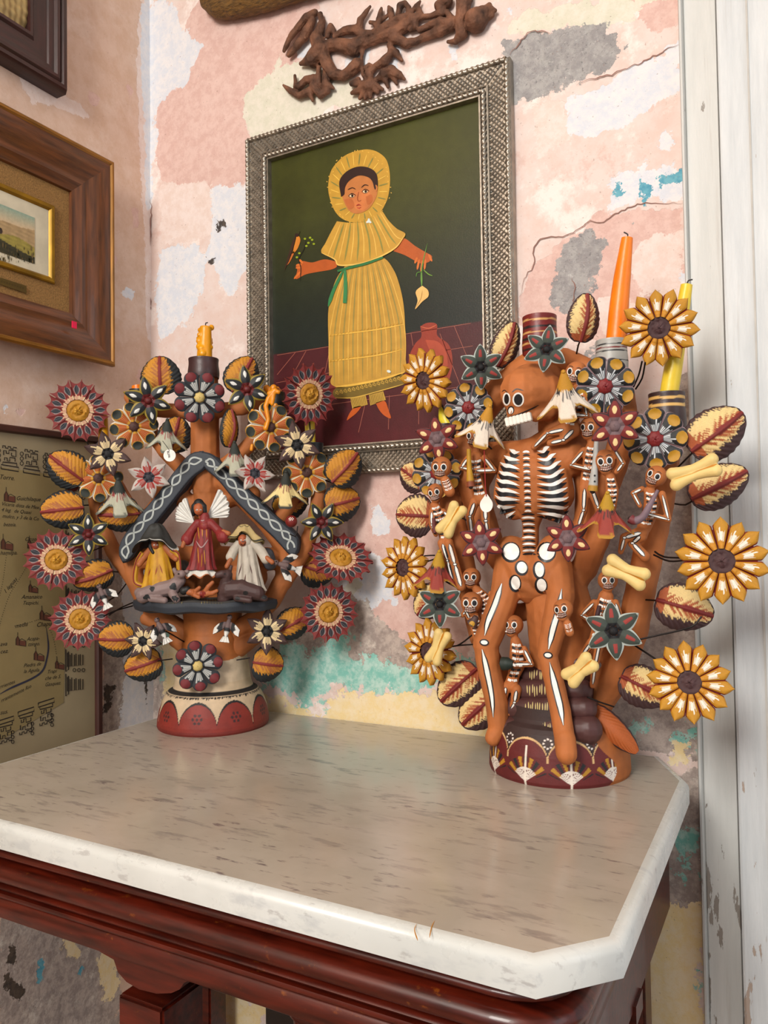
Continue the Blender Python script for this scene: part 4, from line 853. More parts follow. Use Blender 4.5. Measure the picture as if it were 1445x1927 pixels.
def bell(tree,kind,tip,bot,w,plane,off,rot=0):
    cs={'white':('b8821a','2c2c33','d8cbbb','a87a1c'),'red':('272c26','8c3434','a9a894','5b5c52'),'cream':('23261f','7c2d2b','d9c487','2a2a26'),'fire':('b08616','26221f','8e3226','a87a1c')}[kind]
    L=math.dist(tip,bot); s=L*ppm(plane.hit(*tip,off)); k=MB()
    def g(u,v):
        a=2*PI*u; lob=.5+.5*math.cos(4*a-PI/2*0); t=v
        lob=max(0,min(1,.5+.95*math.cos(4*a))); lob=lob*lob*(3-2*lob); r=(.05+.15*min(1,t/.40)**.9) if t<.40 else .20+ ((t-.40)/.6)**1.25*(.16+.34*lob)*(w/L)
        y=-t*(1 if t<.4 else (.4+(t-.4)*(.62+.44*lob))/t); q=t+.08*(h_(int(u*44),2)-.5)
        r*=1+.02*math.sin(a*22)*(t>.35)
        c=C(cs[0]) if q<.40 else C(cs[1]) if q<.58 else C(cs[2]) if q<.93 else C(cs[3])
        if .40<q<.70 and h_(int(u*60),5)>.55: c=C(cs[2])
        return (Vector((r*math.sin(a),y,r*math.cos(a)*.8)),c)
    k.grid(g,56,22,cu=True); k.grid(lambda u,v:(lambda p:(Vector((p[0].x*.93,p[0].y+.015,p[0].z*.93)),C('3a2a20')))(g(u,.45+.55*v)),56,6,cu=True,flip=True)
    k.ball((0,.0,0),.06,8,6,col=cs[0])
    ang=math.degrees(math.atan2(bot[0]-tip[0],bot[1]-tip[1])); M=basis(*tip,plane,off,0,14,0,s)@Matrix.Rotation(math.radians(ang+rot),4,'Z')
    return k.build('bell_flower',clay,tree,M=M)
wirem=mat('dark_wire','1c1412',.5,.5)
def wire(tree,pts,plane,offs=None,r=.0011):
    P=smoothline(pts,8); n=len(P); o=[plane.hit(x,y,np.interp(i/(n-1),[0,1],offs or (.0,.03))) for i,(x,y) in enumerate(P)]
    return MB().tube(o,r,6).build('wire',wirem,tree)
bonec=mat('cream_bone_clay','d9bd78',.6,var=.08,nscale=60,bump=(200,.25,.0006))
def bone(tree,a,b,R,plane,off):
    k=MB(); A=np.array(a,float);B_=np.array(b,float); d=(B_-A)/np.linalg.norm(B_-A); nrm=np.array((-d[1],d[0])); r=R
    s=ppm(plane.hit(*a,off)); h=lambda p,o=0: plane.hit(p[0],p[1],off+o)
    for e,dr in ((A,1),(B_,-1)):
        for sg in (-1,1): k.limb([h(e+nrm*sg*r*.62+d*dr*r*.50),h(e+nrm*sg*r*.44+d*dr*r*1.5),h((A+B_)/2+nrm*sg*r*.34)],[r*.66*s,r*.58*s,r*.52*s],12)
    o=blob(k,.0011,'bone',bonec,tree,2); p=Paint(bvh([o]))
    m=(A+B_)/2; p.stroke([tuple(m-d*r*.2),tuple(B_-d*r*1.2),tuple(B_-d*r*.2)],[1,2.2,4.5],'b5760f',.0003); p.stroke([tuple(m+d*r*.3+nrm*1.5),tuple(A+d*r*1.1),tuple(A+d*r*.4)],[1,1.8,1.2],'c79438',.0003)
    p.build('painted_groove',clay,o); return o
def bird(tree,x,y,s,plane,off,ang=0,flip=1):
    k=MB(); gr,bl,wh='6a5654','17171a','d9d6cf'
    def body(u,v):
        a=2*PI*u; t=v; r=.20*math.sin(PI*min(1,t*.96+.02))**.8*(1 if t<.7 else .9); yy=1.0-t*1.25
        c=C(gr) if t<.48+.1*h_(int(u*20)) else C(bl) if t<.70 else C(wh)
        return (Vector((r*math.cos(a)*.9,yy-.35,r*math.sin(a))),c)
    k.grid(body,20,18,cu=True); k.ball((0,.62,.02),.15,10,8,col=gr); k.tube([(0,.66,.12),(0,.66,.30)],[.05,.008],6,c='2a2422'); 
    for e in (-1,1): k.ball((e*.09,.68,.09),.035,6,5,col='0a0a0a')
    def wing(sg):
        def g(u,v):
            t=u; q=v*2-1; c=C(gr) if t<.18 else C(bl) if t<.55+.15*h_(int(v*9),4) else C(wh)
            return (Vector((sg*(.12+.62*t),.18-.42*t+q*(.16+.10*math.sin(PI*t))-.05*math.sin(v*19)*t,.10+.10*math.sin(PI*t)-.06*q*q)),c)
        return g
    for sg in (-1,1): k.grid(wing(sg),12,14); k.grid(lambda u,v,sg=sg:(lambda p:(p[0]-Vector((0,0,.07)),C('4a4442')))(wing(sg)(u,v)),12,14,flip=True)
    k.grid(lambda u,v:(Vector(((v-.5)*(.18+.42*u),-.38-.42*u,.03+.03*math.sin(v*20))),C(bl) if u<.3 else C(wh)),6,10)
    k.grid(lambda u,v:(Vector(((v-.5)*(.18+.42*u),-.38-.42*u,-.03)),C('6a6462')),6,10,flip=True)
    M=basis(x,y,plane,off,0,-15,18*flip,s*ppm(plane.hit(x,y,off)))@Matrix.Rotation(math.radians(ang),4,'Z'); return k.build('bird',clay,tree,M=M)
def berry(tree,x,y,r,plane,off):
    s=r*ppm(plane.hit(x,y,off)); c=plane.hit(x,y,off); k=MB().ball(c,s,16,12,col='701d19'); o=k.build('berry',gloss,tree); p=Paint(bvh([o]))
    for i in range(7): a=i*PI/3; q=0 if i==6 else r*.34; p.dot(x+q*math.cos(a),y-r*.4+q*.6*math.sin(a),r*.10,r*.09,'e8dcd0',rings=1,seg=6)
    p.build('white_dots',clay,o)['kind']='stuff'; return o
def candle(name,pts,r,plane,off,col,label,group='candles in the cups of the clay trees',wick=None,lump=0):
    m=mat(name+'_wax',col,.38,var=.10,nscale=40,bump=(90,.3,.002),sss=.25)
    P=[plane.hit(x,y,off) for x,y in smoothline(pts,5)]; n=len(P); s=ppm(P[0]); rr=[np.interp(i/(n-1),np.linspace(0,1,len(r)),r)*s for i in range(n)]
    t=thing(name,P[0],label,'candle',group); k=MB(); k.tube([P[0]-Vector((0,0,.012))]+P+[P[-1]+(P[-1]-P[-2]).normalized()*.001],[rr[0]]+rr+[rr[-1]*.6],18)
    if lump:
        for i in range(lump): q=random.choice(P); a=random.uniform(0,2*PI); k.ball(q+Vector((math.cos(a),math.sin(a),0))*rr[0]*.75,rr[0]*random.uniform(.3,.55),8,6)
        o=blob(k,.0012,'wax_body',m,t,1)
    else: o=k.build('wax_body',m,t)
    if wick: MB().tube([plane.hit(x,y,off) for x,y in smoothline(wick,3)],.0009,5).build('wick',wirem,t)
    return t
def holder(tree,x,yt,yb,rp,plane,off,stripes,base,name='candle_cup'):
    a=plane.hit(x,yt,off); b_=plane.hit(x,yb,off); s=ppm(a); r=rp*s; H_=a.z-b_.z
    def cf(an,z):
        q=1-(z-b_.z)/H_+.012*math.sin(an*2+1)
        for t,w,c in stripes:
            if abs(q-t)<w: return c
        return base
    k=MB(); N=40; k.lathe([(r*.98+r*.03*math.sin(i*.15),b_.z+H_*i/N) for i in range(N+1)]+[(r*.96,a.z+.001),(r*.72,a.z+.0005),(r*.66,a.z-.012),(0.001,a.z-.014)],36,o=(a.x,a.y,0),colfn=cf); return k.build(name,gloss,tree)
# ------------------------------------------------ small clay skeletons
def skeleton(tree,name,head,torso,limbs,plane,off,look=0,vox=.0010,rot=0,label=None,teeth=True,body=True,ribs=5):
    """one continuous clay body grown from joints, then bones brushed on its surface"""
    k=MB(); h=lambda x,y,o=0: plane.hit(x,y,off+o); s=ppm(h(head[0],head[1])); x,y,r=head; R=r*s*1.10
    ca,sa=math.cos(math.radians(rot)),math.sin(math.radians(rot)); F=lambda u,v:(x+(u*ca-v*sa)*r,y+(u*sa+v*ca)*r)
    k.ball(h(*F(.05-look*.10,-.12)),R*.95,16,12); k.limb([h(*F(-.02+look*.12,.35),.1*R),h(*F(look*.18,.66),.22*R)],[R*.66,R*.50],12)
    if torso:
        k.limb([h(*F(.1,.6))]+[h(torso[0][0],torso[0][1])],[R*.40,torso[0][2]*s*.62],10)
        k.limb([h(a,b) for a,b,_ in torso],[c*s*1.06 for *_,c in torso],12)
    for lb in limbs: k.limb([h(p[0],p[1],p[3] if len(p)>3 else .004) for p in lb],[p[2]*s*1.15 for p in lb],9)
    o=blob(k,vox,name,terra,tree,2,label=label); p=Paint(bvh([o])); W_,K='e6e4de','16161a'
    for e in (-1,1):
        u=e*.40+look*.30; ww=.30*(1-.35*max(0,e*look)) ; X,Y=F(u,-.10); p.dot(X,Y,r*ww*1.02,r*.36,W_,rot,.0003,2,14); p.dot(X,Y,r*ww*.72,r*.27,K,rot,.0005,2,12)
        p.stroke([F(u-.3,-.50),F(u,-.62),F(u+.3,-.50)],r*.07,K,.0003)
    for e in (-1,1): p.stroke([F(look*.32+e*.04,.10),F(look*.32+e*.12,.34)],r*.13,W_,.0004)
    if teeth:
        q=lambda u,v:F(u*.58+look*.28,v+.08*u*u*-1+.52); 
        p.stroke([q(-1,-.17),q(0,-.14),q(1,-.17)],r*.12,K,.0003); p.stroke([q(-.9,0),q(0,.04),q(.9,0)],r*.34,'c7b9ae',.0004,False); p.stroke([q(-.95,.22),q(0,.30),q(.95,.22)],r*.09,K,.0003); p.stroke([q(-.9,.0),q(0,.04),q(.9,0)],r*.05,K,.0006,False)
        for i in range(7): u=-.85+i*.283; p.stroke([q(u,-.14),q(u,.2)],r*.06,'8a3f28',.0006,False)
    if torso and len(torso)>1:
        T_=smoothline([t[:2] for t in torso],2); n=len(T_); w=torso[0][2]
        nr=ribs*2+1
        for i in range(nr):
            f=.08+.80*i/(nr-1); a,b=T_[int(f*(n-1))]; g_=(math.hypot(T_[-1][0]-T_[0][0],T_[-1][1]-T_[0][1]) or 1); dx,dy=(T_[-1][0]-T_[0][0])/g_,(T_[-1][1]-T_[0][1])/g_
            px_,py_=-dy,dx; wt=np.interp(f,np.linspace(0,1,len(torso)),[t[2] for t in torso])*.72; c=W_ if i%2==0 else K
            for sg in (-1,1): p.stroke([(a-px_*sg*wt*.25+dx*1,b-py_*sg*wt*.25+dy),(a-px_*sg*wt*1.0-dx*1.0,b-py_*sg*wt-dy*1.0)],g_/nr*.62,c,.0003+.0001*(i%2==0),False)
            p.stroke([(a-px_*wt*.12,b-py_*wt*.12),(a+px_*wt*.12,b+py_*wt*.12)],g_/nr*.5,c,.0004,False)
    for lb in limbs:
        for i in range(len(lb)-1):
            a,b=np.array(lb[i][:2],float),np.array(lb[i+1][:2],float); L=np.linalg.norm(b-a)
            if L<7: continue
            d=(b-a)/L; aa,bb=tuple(a+d*1.5),tuple(b-d*1.5); w=min(lb[i][2],lb[i+1][2])
            p.stroke([aa,bb],w*.95+1.2,K,.0003); p.stroke([tuple(np.array(aa)+d),tuple(np.array(bb)-d)],w*.50+.7,W_,.0005)
        for q in lb[1:-1]: p.dot(q[0],q[1],q[2]*.55,q[2]*.38,K,0,.0006,1,8); p.dot(q[0],q[1],q[2]*.36,q[2]*.22,W_,0,.0008,1,8)
    if len(p.v): p.build('painted_bones',gloss,o)['kind']='stuff'
    return o
def pipe(par,pts,r,col,plane,off,endcol=None,name='horn',spots=()):
    P=[plane.hit(x,y,off) for x,y in smoothline(pts,3)]; n=len(P); s=ppm(P[0]); rr=[np.interp(i/(n-1),np.linspace(0,1,len(r)),r)*s for i in range(n)]
    cc=[C(endcol) if endcol and i>=n-2-n//12 else C(col) for i in range(n)]
    k=MB(); k.tube(P,rr,14,c=cc); k.ball(P[-1],rr[-1]*.55,8,6,col='2a1c18'); o=k.build(name,clay,par)
    return o
# ------------------------------------------------ nativity tree of life (left)
a1=math.radians(21); T1=Pl((-.845,.975,0),(math.sin(a1),-math.cos(a1),0)); B1=Vector((-.846,.983,T))
t1=thing('tree_of_life',B1,'left clay tree of life with nativity scene, red-rimmed flowers and orange-black leaves','sculpture','clay trees of life on the console')
def limbs(pl_,chains,o0=0): 
    k=MB()
    for ch in chains: k.limb([pl_.hit(c[0],c[1],o0+(c[3] if len(c)>3 else 0)) for c in ch],[c[2]*ppm(pl_.hit(c[0],c[1])) for c in ch],12)
    return k
# turned pedestal, painted scallops
def ped1(an,z):
    z=z-T; n=9; q=((an/(2*PI)*n+.15)%1)-.5; arch=.013+.036*math.sqrt(max(0,1-(q/.5)**2)); 
    if z>.112+.004*math.sin(an*3): return 'a05a26'
    if z<arch:
        if z>arch-.0026: return '141417'
        for i in range(7):
            r_=0 if i==6 else .0065; cx_=r_*math.cos(i*PI/3);cz_=.026+r_*math.sin(i*PI/3)
            if math.hypot(q/n*2*PI*.085-cx_,z-cz_)<.0022: return '3a1b1c'
        return '6c1f18' if (z<.006) else '7c261c'
    if abs(z-arch)<.0008 and z<.05: return '141417'
    if z>.0575 and z<.0625: return '221f1e'
    if .0525<z<.0565 and h_(int(an*60),2)>(.0565-z)/.004: return '2a2624'
    return 'bfa88a' if z<.075 else 'c2ad92'
k=MB(); pr=[(.0870,0),(.0885,.003),(.0880,.012),(.0850,.028),(.0800,.043),(.0745,.054),(.0700,.0580),(.0640,.0605),(.0620,.064),(.0600,.072),(.0590,.084),(.0560,.100),(.0510,.120),(.0470,.145),(.0460,.165),(.0480,.190)]
def dens(pr,m=7):
    z=[p[1] for p in pr]; r=[p[0] for p in pr]; zz=np.linspace(0,z[-1],len(pr)*m); return [(float(np.interp(q,z,r)),T+float(q)) for q in zz]
k.lathe(dens(pr,12),420,o=(B1.x,B1.y,0),colfn=ped1,rfn=lambda r,z,a:r*(1+.006*math.sin(a*3+z*60))); k.build('pedestal',clay,t1)
k=limbs(T1,[[(384,708,27),(385,780,27),(386,860,28),(388,920,26)],[(388,900,24),(389,1000,24),(390,1100,30)],[(350,775,15),(300,772,14),(258,762,14),(246,748,13)],[(410,772,15),(455,768,14),(500,756,14),(520,742,13)],
  [(350,885,18),(312,850,15),(285,815,14)],[(415,885,18),(455,852,15),(490,815,14)],
  [(350,905,20),(310,940,20),(275,985,20),(245,1030,20),(252,1085,18),(272,1130,18),(310,1165,18),(360,1200,20)],[(420,905,20),(462,940,20),(505,985,20),(540,1035,20),(535,1085,18),(512,1130,18),(475,1168,18),(425,1200,20)],
  [(270,1000,14),(240,950,14),(215,905,14),(192,868,14)],[(510,1000,14),(545,950,14),(570,905,14),(590,862,14)],[(255,1095,16),(215,1040,15),(188,985,15),(180,935,15),(188,885,15)],[(535,1095,16),(570,1040,15),(592,985,15),(600,935,15),(592,880,15)],
  [(330,1180,14),(300,1175,13),(275,1165,12)],[(440,1180,14),(475,1180,13),(500,1165,12)],[(300,930,16),(340,935,18),(365,950,16)],[(475,930,16),(440,935,18),(412,950,16)],
  [(262,1050,22,-.004),(390,1052,26,-.006),(520,1052,22,-.004)],[(300,1085,24),(480,1085,24)],[(402,1150,44),(402,1215,46)],[(355,1215,22),(330,1205,14)],[(450,1215,22),(480,1200,14)]])
blob(k,.0017,'branch_body',terra,t1,3,.0004)
k=limbs(T1,[[(402,1150,20),(404,1235,18)]])
# roof: two dark clay slabs with a painted chain along the edge
rm='353a42'; roofm=mat('slate_clay','30353d',.65,var=.15,nscale=40,bump=(200,.3,.0006))
for i,(pg,ch) in enumerate((([(380,850),(356,856),(330,885),(292,935),(250,985),(226,1022),(224,1046),(230,1058),(246,1048),(272,1008),(318,950),(358,900),(384,878)],[(378,857),(352,864),(330,892),(300,932),(268,972),(240,1005),(228,1035),(229,1052)]),
        ([(374,850),(400,858),(428,888),(470,928),(512,968),(552,1004),(560,1022),(556,1042),(546,1044),(516,1012),(478,976),(440,938),(410,902),(384,878)],[(388,860),(400,864),(428,892),(468,930),(512,972),(548,1006),(556,1030)]))):
    k=MB(); q=[T1.hit(x,y,.034) for x,y in smoothline(pg+[pg[0]],7)[:-1]]; k.prism(q,T1.n,.036,rm)
    for a,b in zip(q,q[1:]+q[:1]): k.limb([a-T1.n*.005,b-T1.n*.005],.0022,8)
    k.hasc=False; o=blob(k,.0013,'roof_slab',roofm,t1,3); p=Paint(bvh([o])); P=smoothline(ch,2.5)
    for sg in (-1,1):
        w=[]
        for j,(x,y) in enumerate(P):
            dx=P[min(j+1,len(P)-1)][0]-P[max(j-1,0)][0];dy=P[min(j+1,len(P)-1)][1]-P[max(j-1,0)][1];L=math.hypot(dx,dy) or 1
            sd=(1 if i==0 else -1); nx,ny=-dy/L*sd,dx/L*sd; am=6.4*abs(math.sin(PI*j/11)); ce=-8
            w.append((x+nx*(ce+sg*am),y+ny*(ce+sg*am)))
        p.stroke(w,3.3,'a5aaa6',.0005,False,sm=False)
    p.build('painted_chain',clay,o)
# manger shelf
k=MB(); ce=T1.hit(388,1136,.030)
def sh(u,v):
    a=2*PI*u; X=Vector((T1.n.y*-1,T1.n.x,0)); 
    lvl=[(0,.0085),(.93,.0085),(1,.006),(1.01,0),(.98,-.008),(.85,-.011),(0,-.012)]; i=v*(len(lvl)-1); j=int(min(i,len(lvl)-2)); t=i-j
    r=lvl[j][0]*(1-t)+lvl[j+1][0]*t; z=lvl[j][1]*(1-t)+lvl[j+1][1]*t; w=1+.02*math.sin(a*7)+.015*math.sin(a*13+1)
    c=C('262b33') if v>.3 else C('3b3a39')
    return (ce+X*(math.cos(a)*r*.113*w)+T1.n*(math.sin(a)*r*.062*w)+Vector((0,0,z+.0012*math.sin(a*9))),c)
k.grid(sh,80,24,cu=True); shelf=k.build('shelf',clay,t1); p=Paint(bvh([shelf]))
for i in range(26): x=330+i*5; p.stroke([(x,1127-abs(i-13)*.2),(x+(x-392)*.08,1137)],1,'8a7a44',.0004)
p.build('straw_marks',clay,shelf)
# cups and figures
holder(t1,383,677,712,29,T1,.004,[(.85,.03,'3a201d')],'3e2626','candle_cup'); holder(t1,262,735,762,19,T1,.004,[],'15171a'); holder(t1,519,740,765,17,T1,.002,[],'1b1d1f'); holder(t1,190,872,895,17,T1,.0,[],'15171a'); holder(t1,592,835,870,17,T1,-.004,[],'1b1d1f')
skin=mat('clay_skin','9c562c',.6,var=.08)
def robe(par,name,cx_,yt,yb,rt,rb,off,c1,c2,folds=9,bend=0,depth=.7,label=None,m=None):
    a=T1.hit(cx_,yt,off); b=T1.hit(cx_+bend,yb,off); s=ppm(a); X=Vector((-T1.n.y,T1.n.x,0)); k=MB()
    def g(u,v):
        an=2*PI*u; t=v; r=(rt*(1-t)+rb*t*(1 if t<.9 else 1+.1*(t-.9)*10))*s; f=1+(.10*math.sin(an*folds+3*t)+.04*math.sin(an*folds*2.3))*t
        p_=a.lerp(b,t)+X*(math.cos(an)*r*f)+T1.n*(math.sin(an)*r*f*depth); c=C(c1) if math.sin(an*folds+3*t)>-.6 else C(c2)
        return (p_,c)
    k.grid(g,60,20,cu=True); k.ball(a,rt*s*1.0,12,8,col=c1); return k.build(name,m or clay,par,label=label)
def limbm(par,name,ch,off,col,mt=None,vox=.0010,label=None,plane=None):
    pl_=plane or T1; k=MB()
    for c in ch: k.limb([pl_.hit(q[0],q[1],off+(q[3] if len(q)>3 else 0)) for q in c],[q[2]*ppm(pl_.hit(q[0],q[1])) for q in c],10)
    return blob(k,vox,name,mt or mat(name+'_paint',col,.6,var=.14,nscale=50,bump=(200,.3,.0006)),par,2,label=label)
def face(x,y,r,o,look=0,beard=False):
    p=Paint(bvh([o])); 
    for e in (-1,1): p.dot(x+e*r*.4+look,y-r*.05,r*.20,r*.17,'e6ddd0',lift=.0004,rings=1,seg=8); p.dot(x+e*r*.4+look,y-r*.03,r*.11,r*.14,'0c0a0a',lift=.0006,rings=1,seg=6); p.stroke([(x+e*r*.18+look,y-r*.38),(x+e*r*.6+look,y-r*.34)],r*.13,'1a0e0c',.0004)
    p.stroke([(x-r*.25+look,y+r*.50),(x+r*.25+look,y+r*.50)],r*.16,'7a201a' if not beard else '8f2f22',.0004)
    if beard: p.stroke([(x-r*.5,y+r*.32),(x,y+r*.25),(x+r*.5,y+r*.32)],r*.16,'120c0a',.0005); p.stroke([(x-r*.55,y+r*.4),(x-r*.35,y+r*.9),(x,y+r*1.1),(x+r*.35,y+r*.9),(x+r*.55,y+r*.4)],r*.26,'2a0f0c',.0004)
    p.build('painted_face',gloss,o)
off=.062
# angel
an=robe(t1,'angel_figurine',385,985,1072,12,25,off,'7c1f1e','5c1415',8,-6,label='winged angel in a red robe with white hem')
limbm(an,'sleeves',[[(372,985,8),(360,1000,8),(352,1015,11,.006)],[(397,985,8),(412,1000,8),(420,1010,12,.006)],[(385,972,9),(386,990,12)]],off,'7c1f1e')
limbm(an,'hands',[[(350,1012,5,.010),(344,1028,4,.012)],[(420,1000,4,.008),(430,1004,4.5,.010)],[(385,962,5),(385,972,5)]],off,'9c562c')
fo=limbm(an,'head',[[(374,956,9.5,.004),(374,961,8.5,.006)],[(376,965,5),(380,976,5)]],off,'a0522b'); face(374,960,9,fo)
limbm(an,'hair',[[(374,948,9.5,0),(366,953,6,.002),(364,962,4.5,.002),(364,969,3)],[(374,948,9.5,0),(383,953,6,.002),(385,962,4.5,.002),(385,969,3)],[(374,950,10,-.004),(376,964,9,-.006)]],off,'0e0c0c')
k=MB()
for sg,base,tip in ((-1,(366,985),(344,940)),(1,(388,975),(418,925))):
    k2=MB(); b0=np.array(base,float); t0=np.array(tip,float); d=t0-b0; L=np.linalg.norm(d); d/=L; nn=np.array((-d[1],d[0]))*sg*-1
    def g(u,v,b0=b0,d=d,nn=nn,L=L,sg=sg):
        ang=-.15+1.15*v; dirv=d*math.cos(ang)-nn*math.sin(ang)*-1*( -1); R_l=L*(1-.34*v+.05*abs(math.sin(v*5*PI)))*(.08+.92*u); q=b0+dirv*R_l
        return (T1.hit(q[0],q[1],off-.012+.003*math.sin(v*5*PI*2)*u),C('d8d6d0'))
    k2.grid(g,12,30); k2.grid(lambda u,v,g=g:(g(u,v)[0]-T1.n*.003,C('b5b2ac')),12,30,flip=True); k2.build('wing',clay,an)
p=Paint(bvh([an]))
for pts in ([(372,990),(374,1005),(375,1015)],[(380,985),(381,1010)],[(388,985),(389,1012)],[(372,1030),(374,1060)],[(384,1035),(386,1062)],[(380,1042),(379,1068)]): p.stroke(pts,1.2,'c98a1e',.0005)
p.stroke([(369,1018),(379,1030),(392,1015)],2.2,'9a7c7a',.0006); p.stroke([(372,972),(380,980),(390,974)],2,'9a7c7a',.0006); p.build('gold_lines',clay,an)
k=MB(); ce=T1.hit(379,1079,off)
k.grid(lambda u,v:(ce+Vector((-T1.n.y,T1.n.x,0))*(math.cos(2*PI*u)*(.016+.012*v)*(1+.05*math.sin(2*PI*u*9)))+T1.n*(math.sin(2*PI*u)*(.012+.010*v))+Vector((0,0,.006-.010*v+.003*math.sin(2*PI*u*8)*v)),C('cfcbc2') if v<.8 else C('9c562c')),60,8,cu=True); k.build('cloud_hem',clay,an)
# woman in yellow with black mantle
wo=robe(t1,'woman_figurine',298,1024,1112,14,34,off,'b8860f','a8720f',7,2,label='woman in yellow dress under a dark brimmed mantle')
limbm(wo,'arms',[[(290,1030,8),(270,1050,7),(262,1062,5.5,.008)],[(312,1030,8),(326,1046,7),(331,1052,5,.008)]],off,'9c562c'); fo=limbm(wo,'head',[[(293,1020,8.5,.005),(293,1026,7.5,.008)]],off,'8a4322'); face(293,1026,7.5,fo)
limbm(wo,'hair',[[(286,1015,5,.002),(283,1030,4,.006),(288,1040,3,.010)],[(301,1015,5,.002),(303,1030,4,.004),(300,1038,3)],[(293,1012,9,-.004),(293,1018,8,-.004)]],off,'14100f')
k=MB(); ce=T1.hit(293,1009,off); X=Vector((-T1.n.y,T1.n.x,0))
def mant(u,v,o=0):
    a=2*PI*u; t=v; r=.0135*math.sin(min(1,t*1.4)*PI/2)+(.0165*max(0,t-.5)*2)*(1+.18*math.sin(a*5+1)); z=.016*math.cos(min(1,t*1.3)*PI/2)-(.021*max(0,t-.5))*(.35+abs(math.cos(a))*2.0)-.004*math.sin(a*5)*t
    return (ce+X*(math.cos(a)*r*1.15)+T1.n*(math.sin(a)*r*.75)+Vector((0,0,z+.004-o)),C('262725') if v<.93 else C('bdbcb4'))
k.grid(lambda u,v:mant(u,v),60,22,cu=True); k.grid(lambda u,v:(mant(u,v,.0018)[0],C('1c1c1c')),60,22,cu=True,flip=True); k.build('mantle',clay,wo)
# cape sides
for (a_,b_,c_,d_) in (((268,1040),(258,1060),(255,1095),(275,1105)),((322,1035),(334,1045),(336,1085),(322,1095))):
    q=[a_,b_,c_,d_]; P=smoothline(q,3); k=MB(); k.tube([T1.hit(x,y,off+.004) for x,y in P],.0042,8,c='b07f12'); k.tube([T1.hit(x+(-3 if a_[0]<300 else 3),y,off+.008) for x,y in P],.0012,6,c='7c1f1a'); k.build('cape_edge',clay,wo)
p=Paint(bvh([wo])); 
for q in ([(300,1062),(306,1080)],[(283,1070),(279,1084)],[(296,1066),(292,1082)]): p.stroke(q,[.5,2.4,.5],'8a3414',.0005)
p.build('red_folds',clay,wo)
# bearded man in pale robe
ma=robe(t1,'shepherd_figurine',464,1018,1112,14,27,off,'b3aa9c','958b7e',8,6,label='bearded man in pale robe and striped headcloth')
limbm(ma,'sleeves',[[(452,1022,9),(440,1036,9),(434,1048,9,.006)],[(478,1022,9),(492,1038,9),(500,1052,9,.006)]],off,'b3aa9c'); limbm(ma,'hands',[[(434,1052,4.5,.01),(427,1066,4.5,.012)],[(502,1050,4.5,.01),(512,1058,4.5,.012)]],off,'9c562c')
fo=limbm(ma,'head',[[(457,1014,9,.006),(457,1020,8,.008)]],off,'9a4d28'); face(457,1017,9,fo,0,True); limbm(ma,'hair',[[(457,1008,9.5,.002),(449,1014,4,.004),(448,1022,3)],[(457,1008,9.5,.002),(466,1014,4,.004),(468,1026,3)]],off,'120d0c')
k=MB(); ce=T1.hit(459,1000,off-.003)
def hc(u,v,o=0):
    a=2*PI*u; t=v; r=.0105*math.sin(min(1,t*1.6)*PI/2)+.016*max(0,t-.5)*2*(.55+.45*abs(math.cos(a)))*(1+.14*math.sin(a*6)); z=.011*math.cos(min(1,t*1.5)*PI/2)-.017*max(0,t-.5)*2*abs(math.cos(a))+.003*math.sin(a*6)*t
    c=C('ab9564') if t<.93 else C('20241d'); 
    if .28<t<.36: c=C('2a2d20')
    return (ce+X*(math.cos(a)*r*1.2)+T1.n*(math.sin(a)*r*.8)+Vector((0,0,z-o)),c)
k.grid(lambda u,v:hc(u,v),60,22,cu=True); k.grid(lambda u,v:(hc(u,v,.0016)[0],C('8a774a')),60,22,cu=True,flip=True); k.build('headcloth',clay,ma)
p=Paint(bvh([ma])); [p.stroke(q,[.5,2,.5],'4a1f1c',.0005) for q in ([(455,1060),(448,1085)],[(470,1062),(474,1080)],[(462,1080),(460,1098)])]; p.build('fold_lines',clay,ma)
# animals and child
cow=limbm(t1,'cow_figurine',[[(270,1120,14),(295,1112,15),(325,1105,15),(338,1092,11)],[(335,1095,10),(338,1082,9,.004),(342,1080,7,.010)],[(331,1078,4),(328,1072,4)],[(346,1078,4),(352,1076,4)],[(285,1126,7,.008),(310,1130,6,.012)],[(325,1118,8,.008),(332,1128,7,.012)],[(262,1115,9),(268,1126,9)]],off+.012,'7c6865',label='grey cow with black patches lying down')
p=Paint(bvh([cow])); [p.dot(x,y,rx,ry,'15181a',rot,.0004,2,10,shape=lambda a:.85+.18*math.sin(a*3+x)) for x,y,rx,ry,rot in ((286,1108,6,6,0),(276,1124,8,6,0),(326,1104,8,8,0),(330,1126,8,7,0))]; p.dot(336,1080,2,1.6,'0c0c0c',0,.0005,1,6); p.build('black_patches',clay,cow)['kind']='stuff'
don=limbm(t1,'donkey_figurine',[[(430,1110,18),(455,1108,17),(485,1116,13)],[(425,1112,16),(422,1125,13)],[(425,1100,12),(427,1082,10,.004),(418,1080,7,.010),(410,1082,6,.012)],[(432,1075,4),(435,1066,3)],[(445,1126,6,.010),(470,1130,5,.012)],[(485,1122,7),(498,1126,6)]],off+.012,'412a28',label='brown donkey lying down')
p=Paint(bvh([don])); p.dot(423,1080,1.8,1.5,'0c0c0c',0,.0005,1,6); [p.dot(x,y,5,4,'100c0c',0,.0004,2,8) for x,y in ((462,1116),(447,1126),(497,1124))]; p.build('black_patches',clay,don)['kind']='stuff'
ba=limbm(t1,'child_figurine',[[(356,1114,6.5),(364,1115,6)],[(366,1116,8),(380,1118,8),(388,1116,8)],[(368,1112,4,.006),(375,1106,3.5,.008)],[(386,1114,5,.006),(392,1104,4.5,.008),(400,1096,3.5,.008)],[(388,1118,5,.006),(400,1116,4.5,.008),(408,1112,3.5,.008)],[(366,1120,4,.008),(374,1124,3.5,.010)]],off+.016,'9c562c',label='child lying on its back with dark hair')
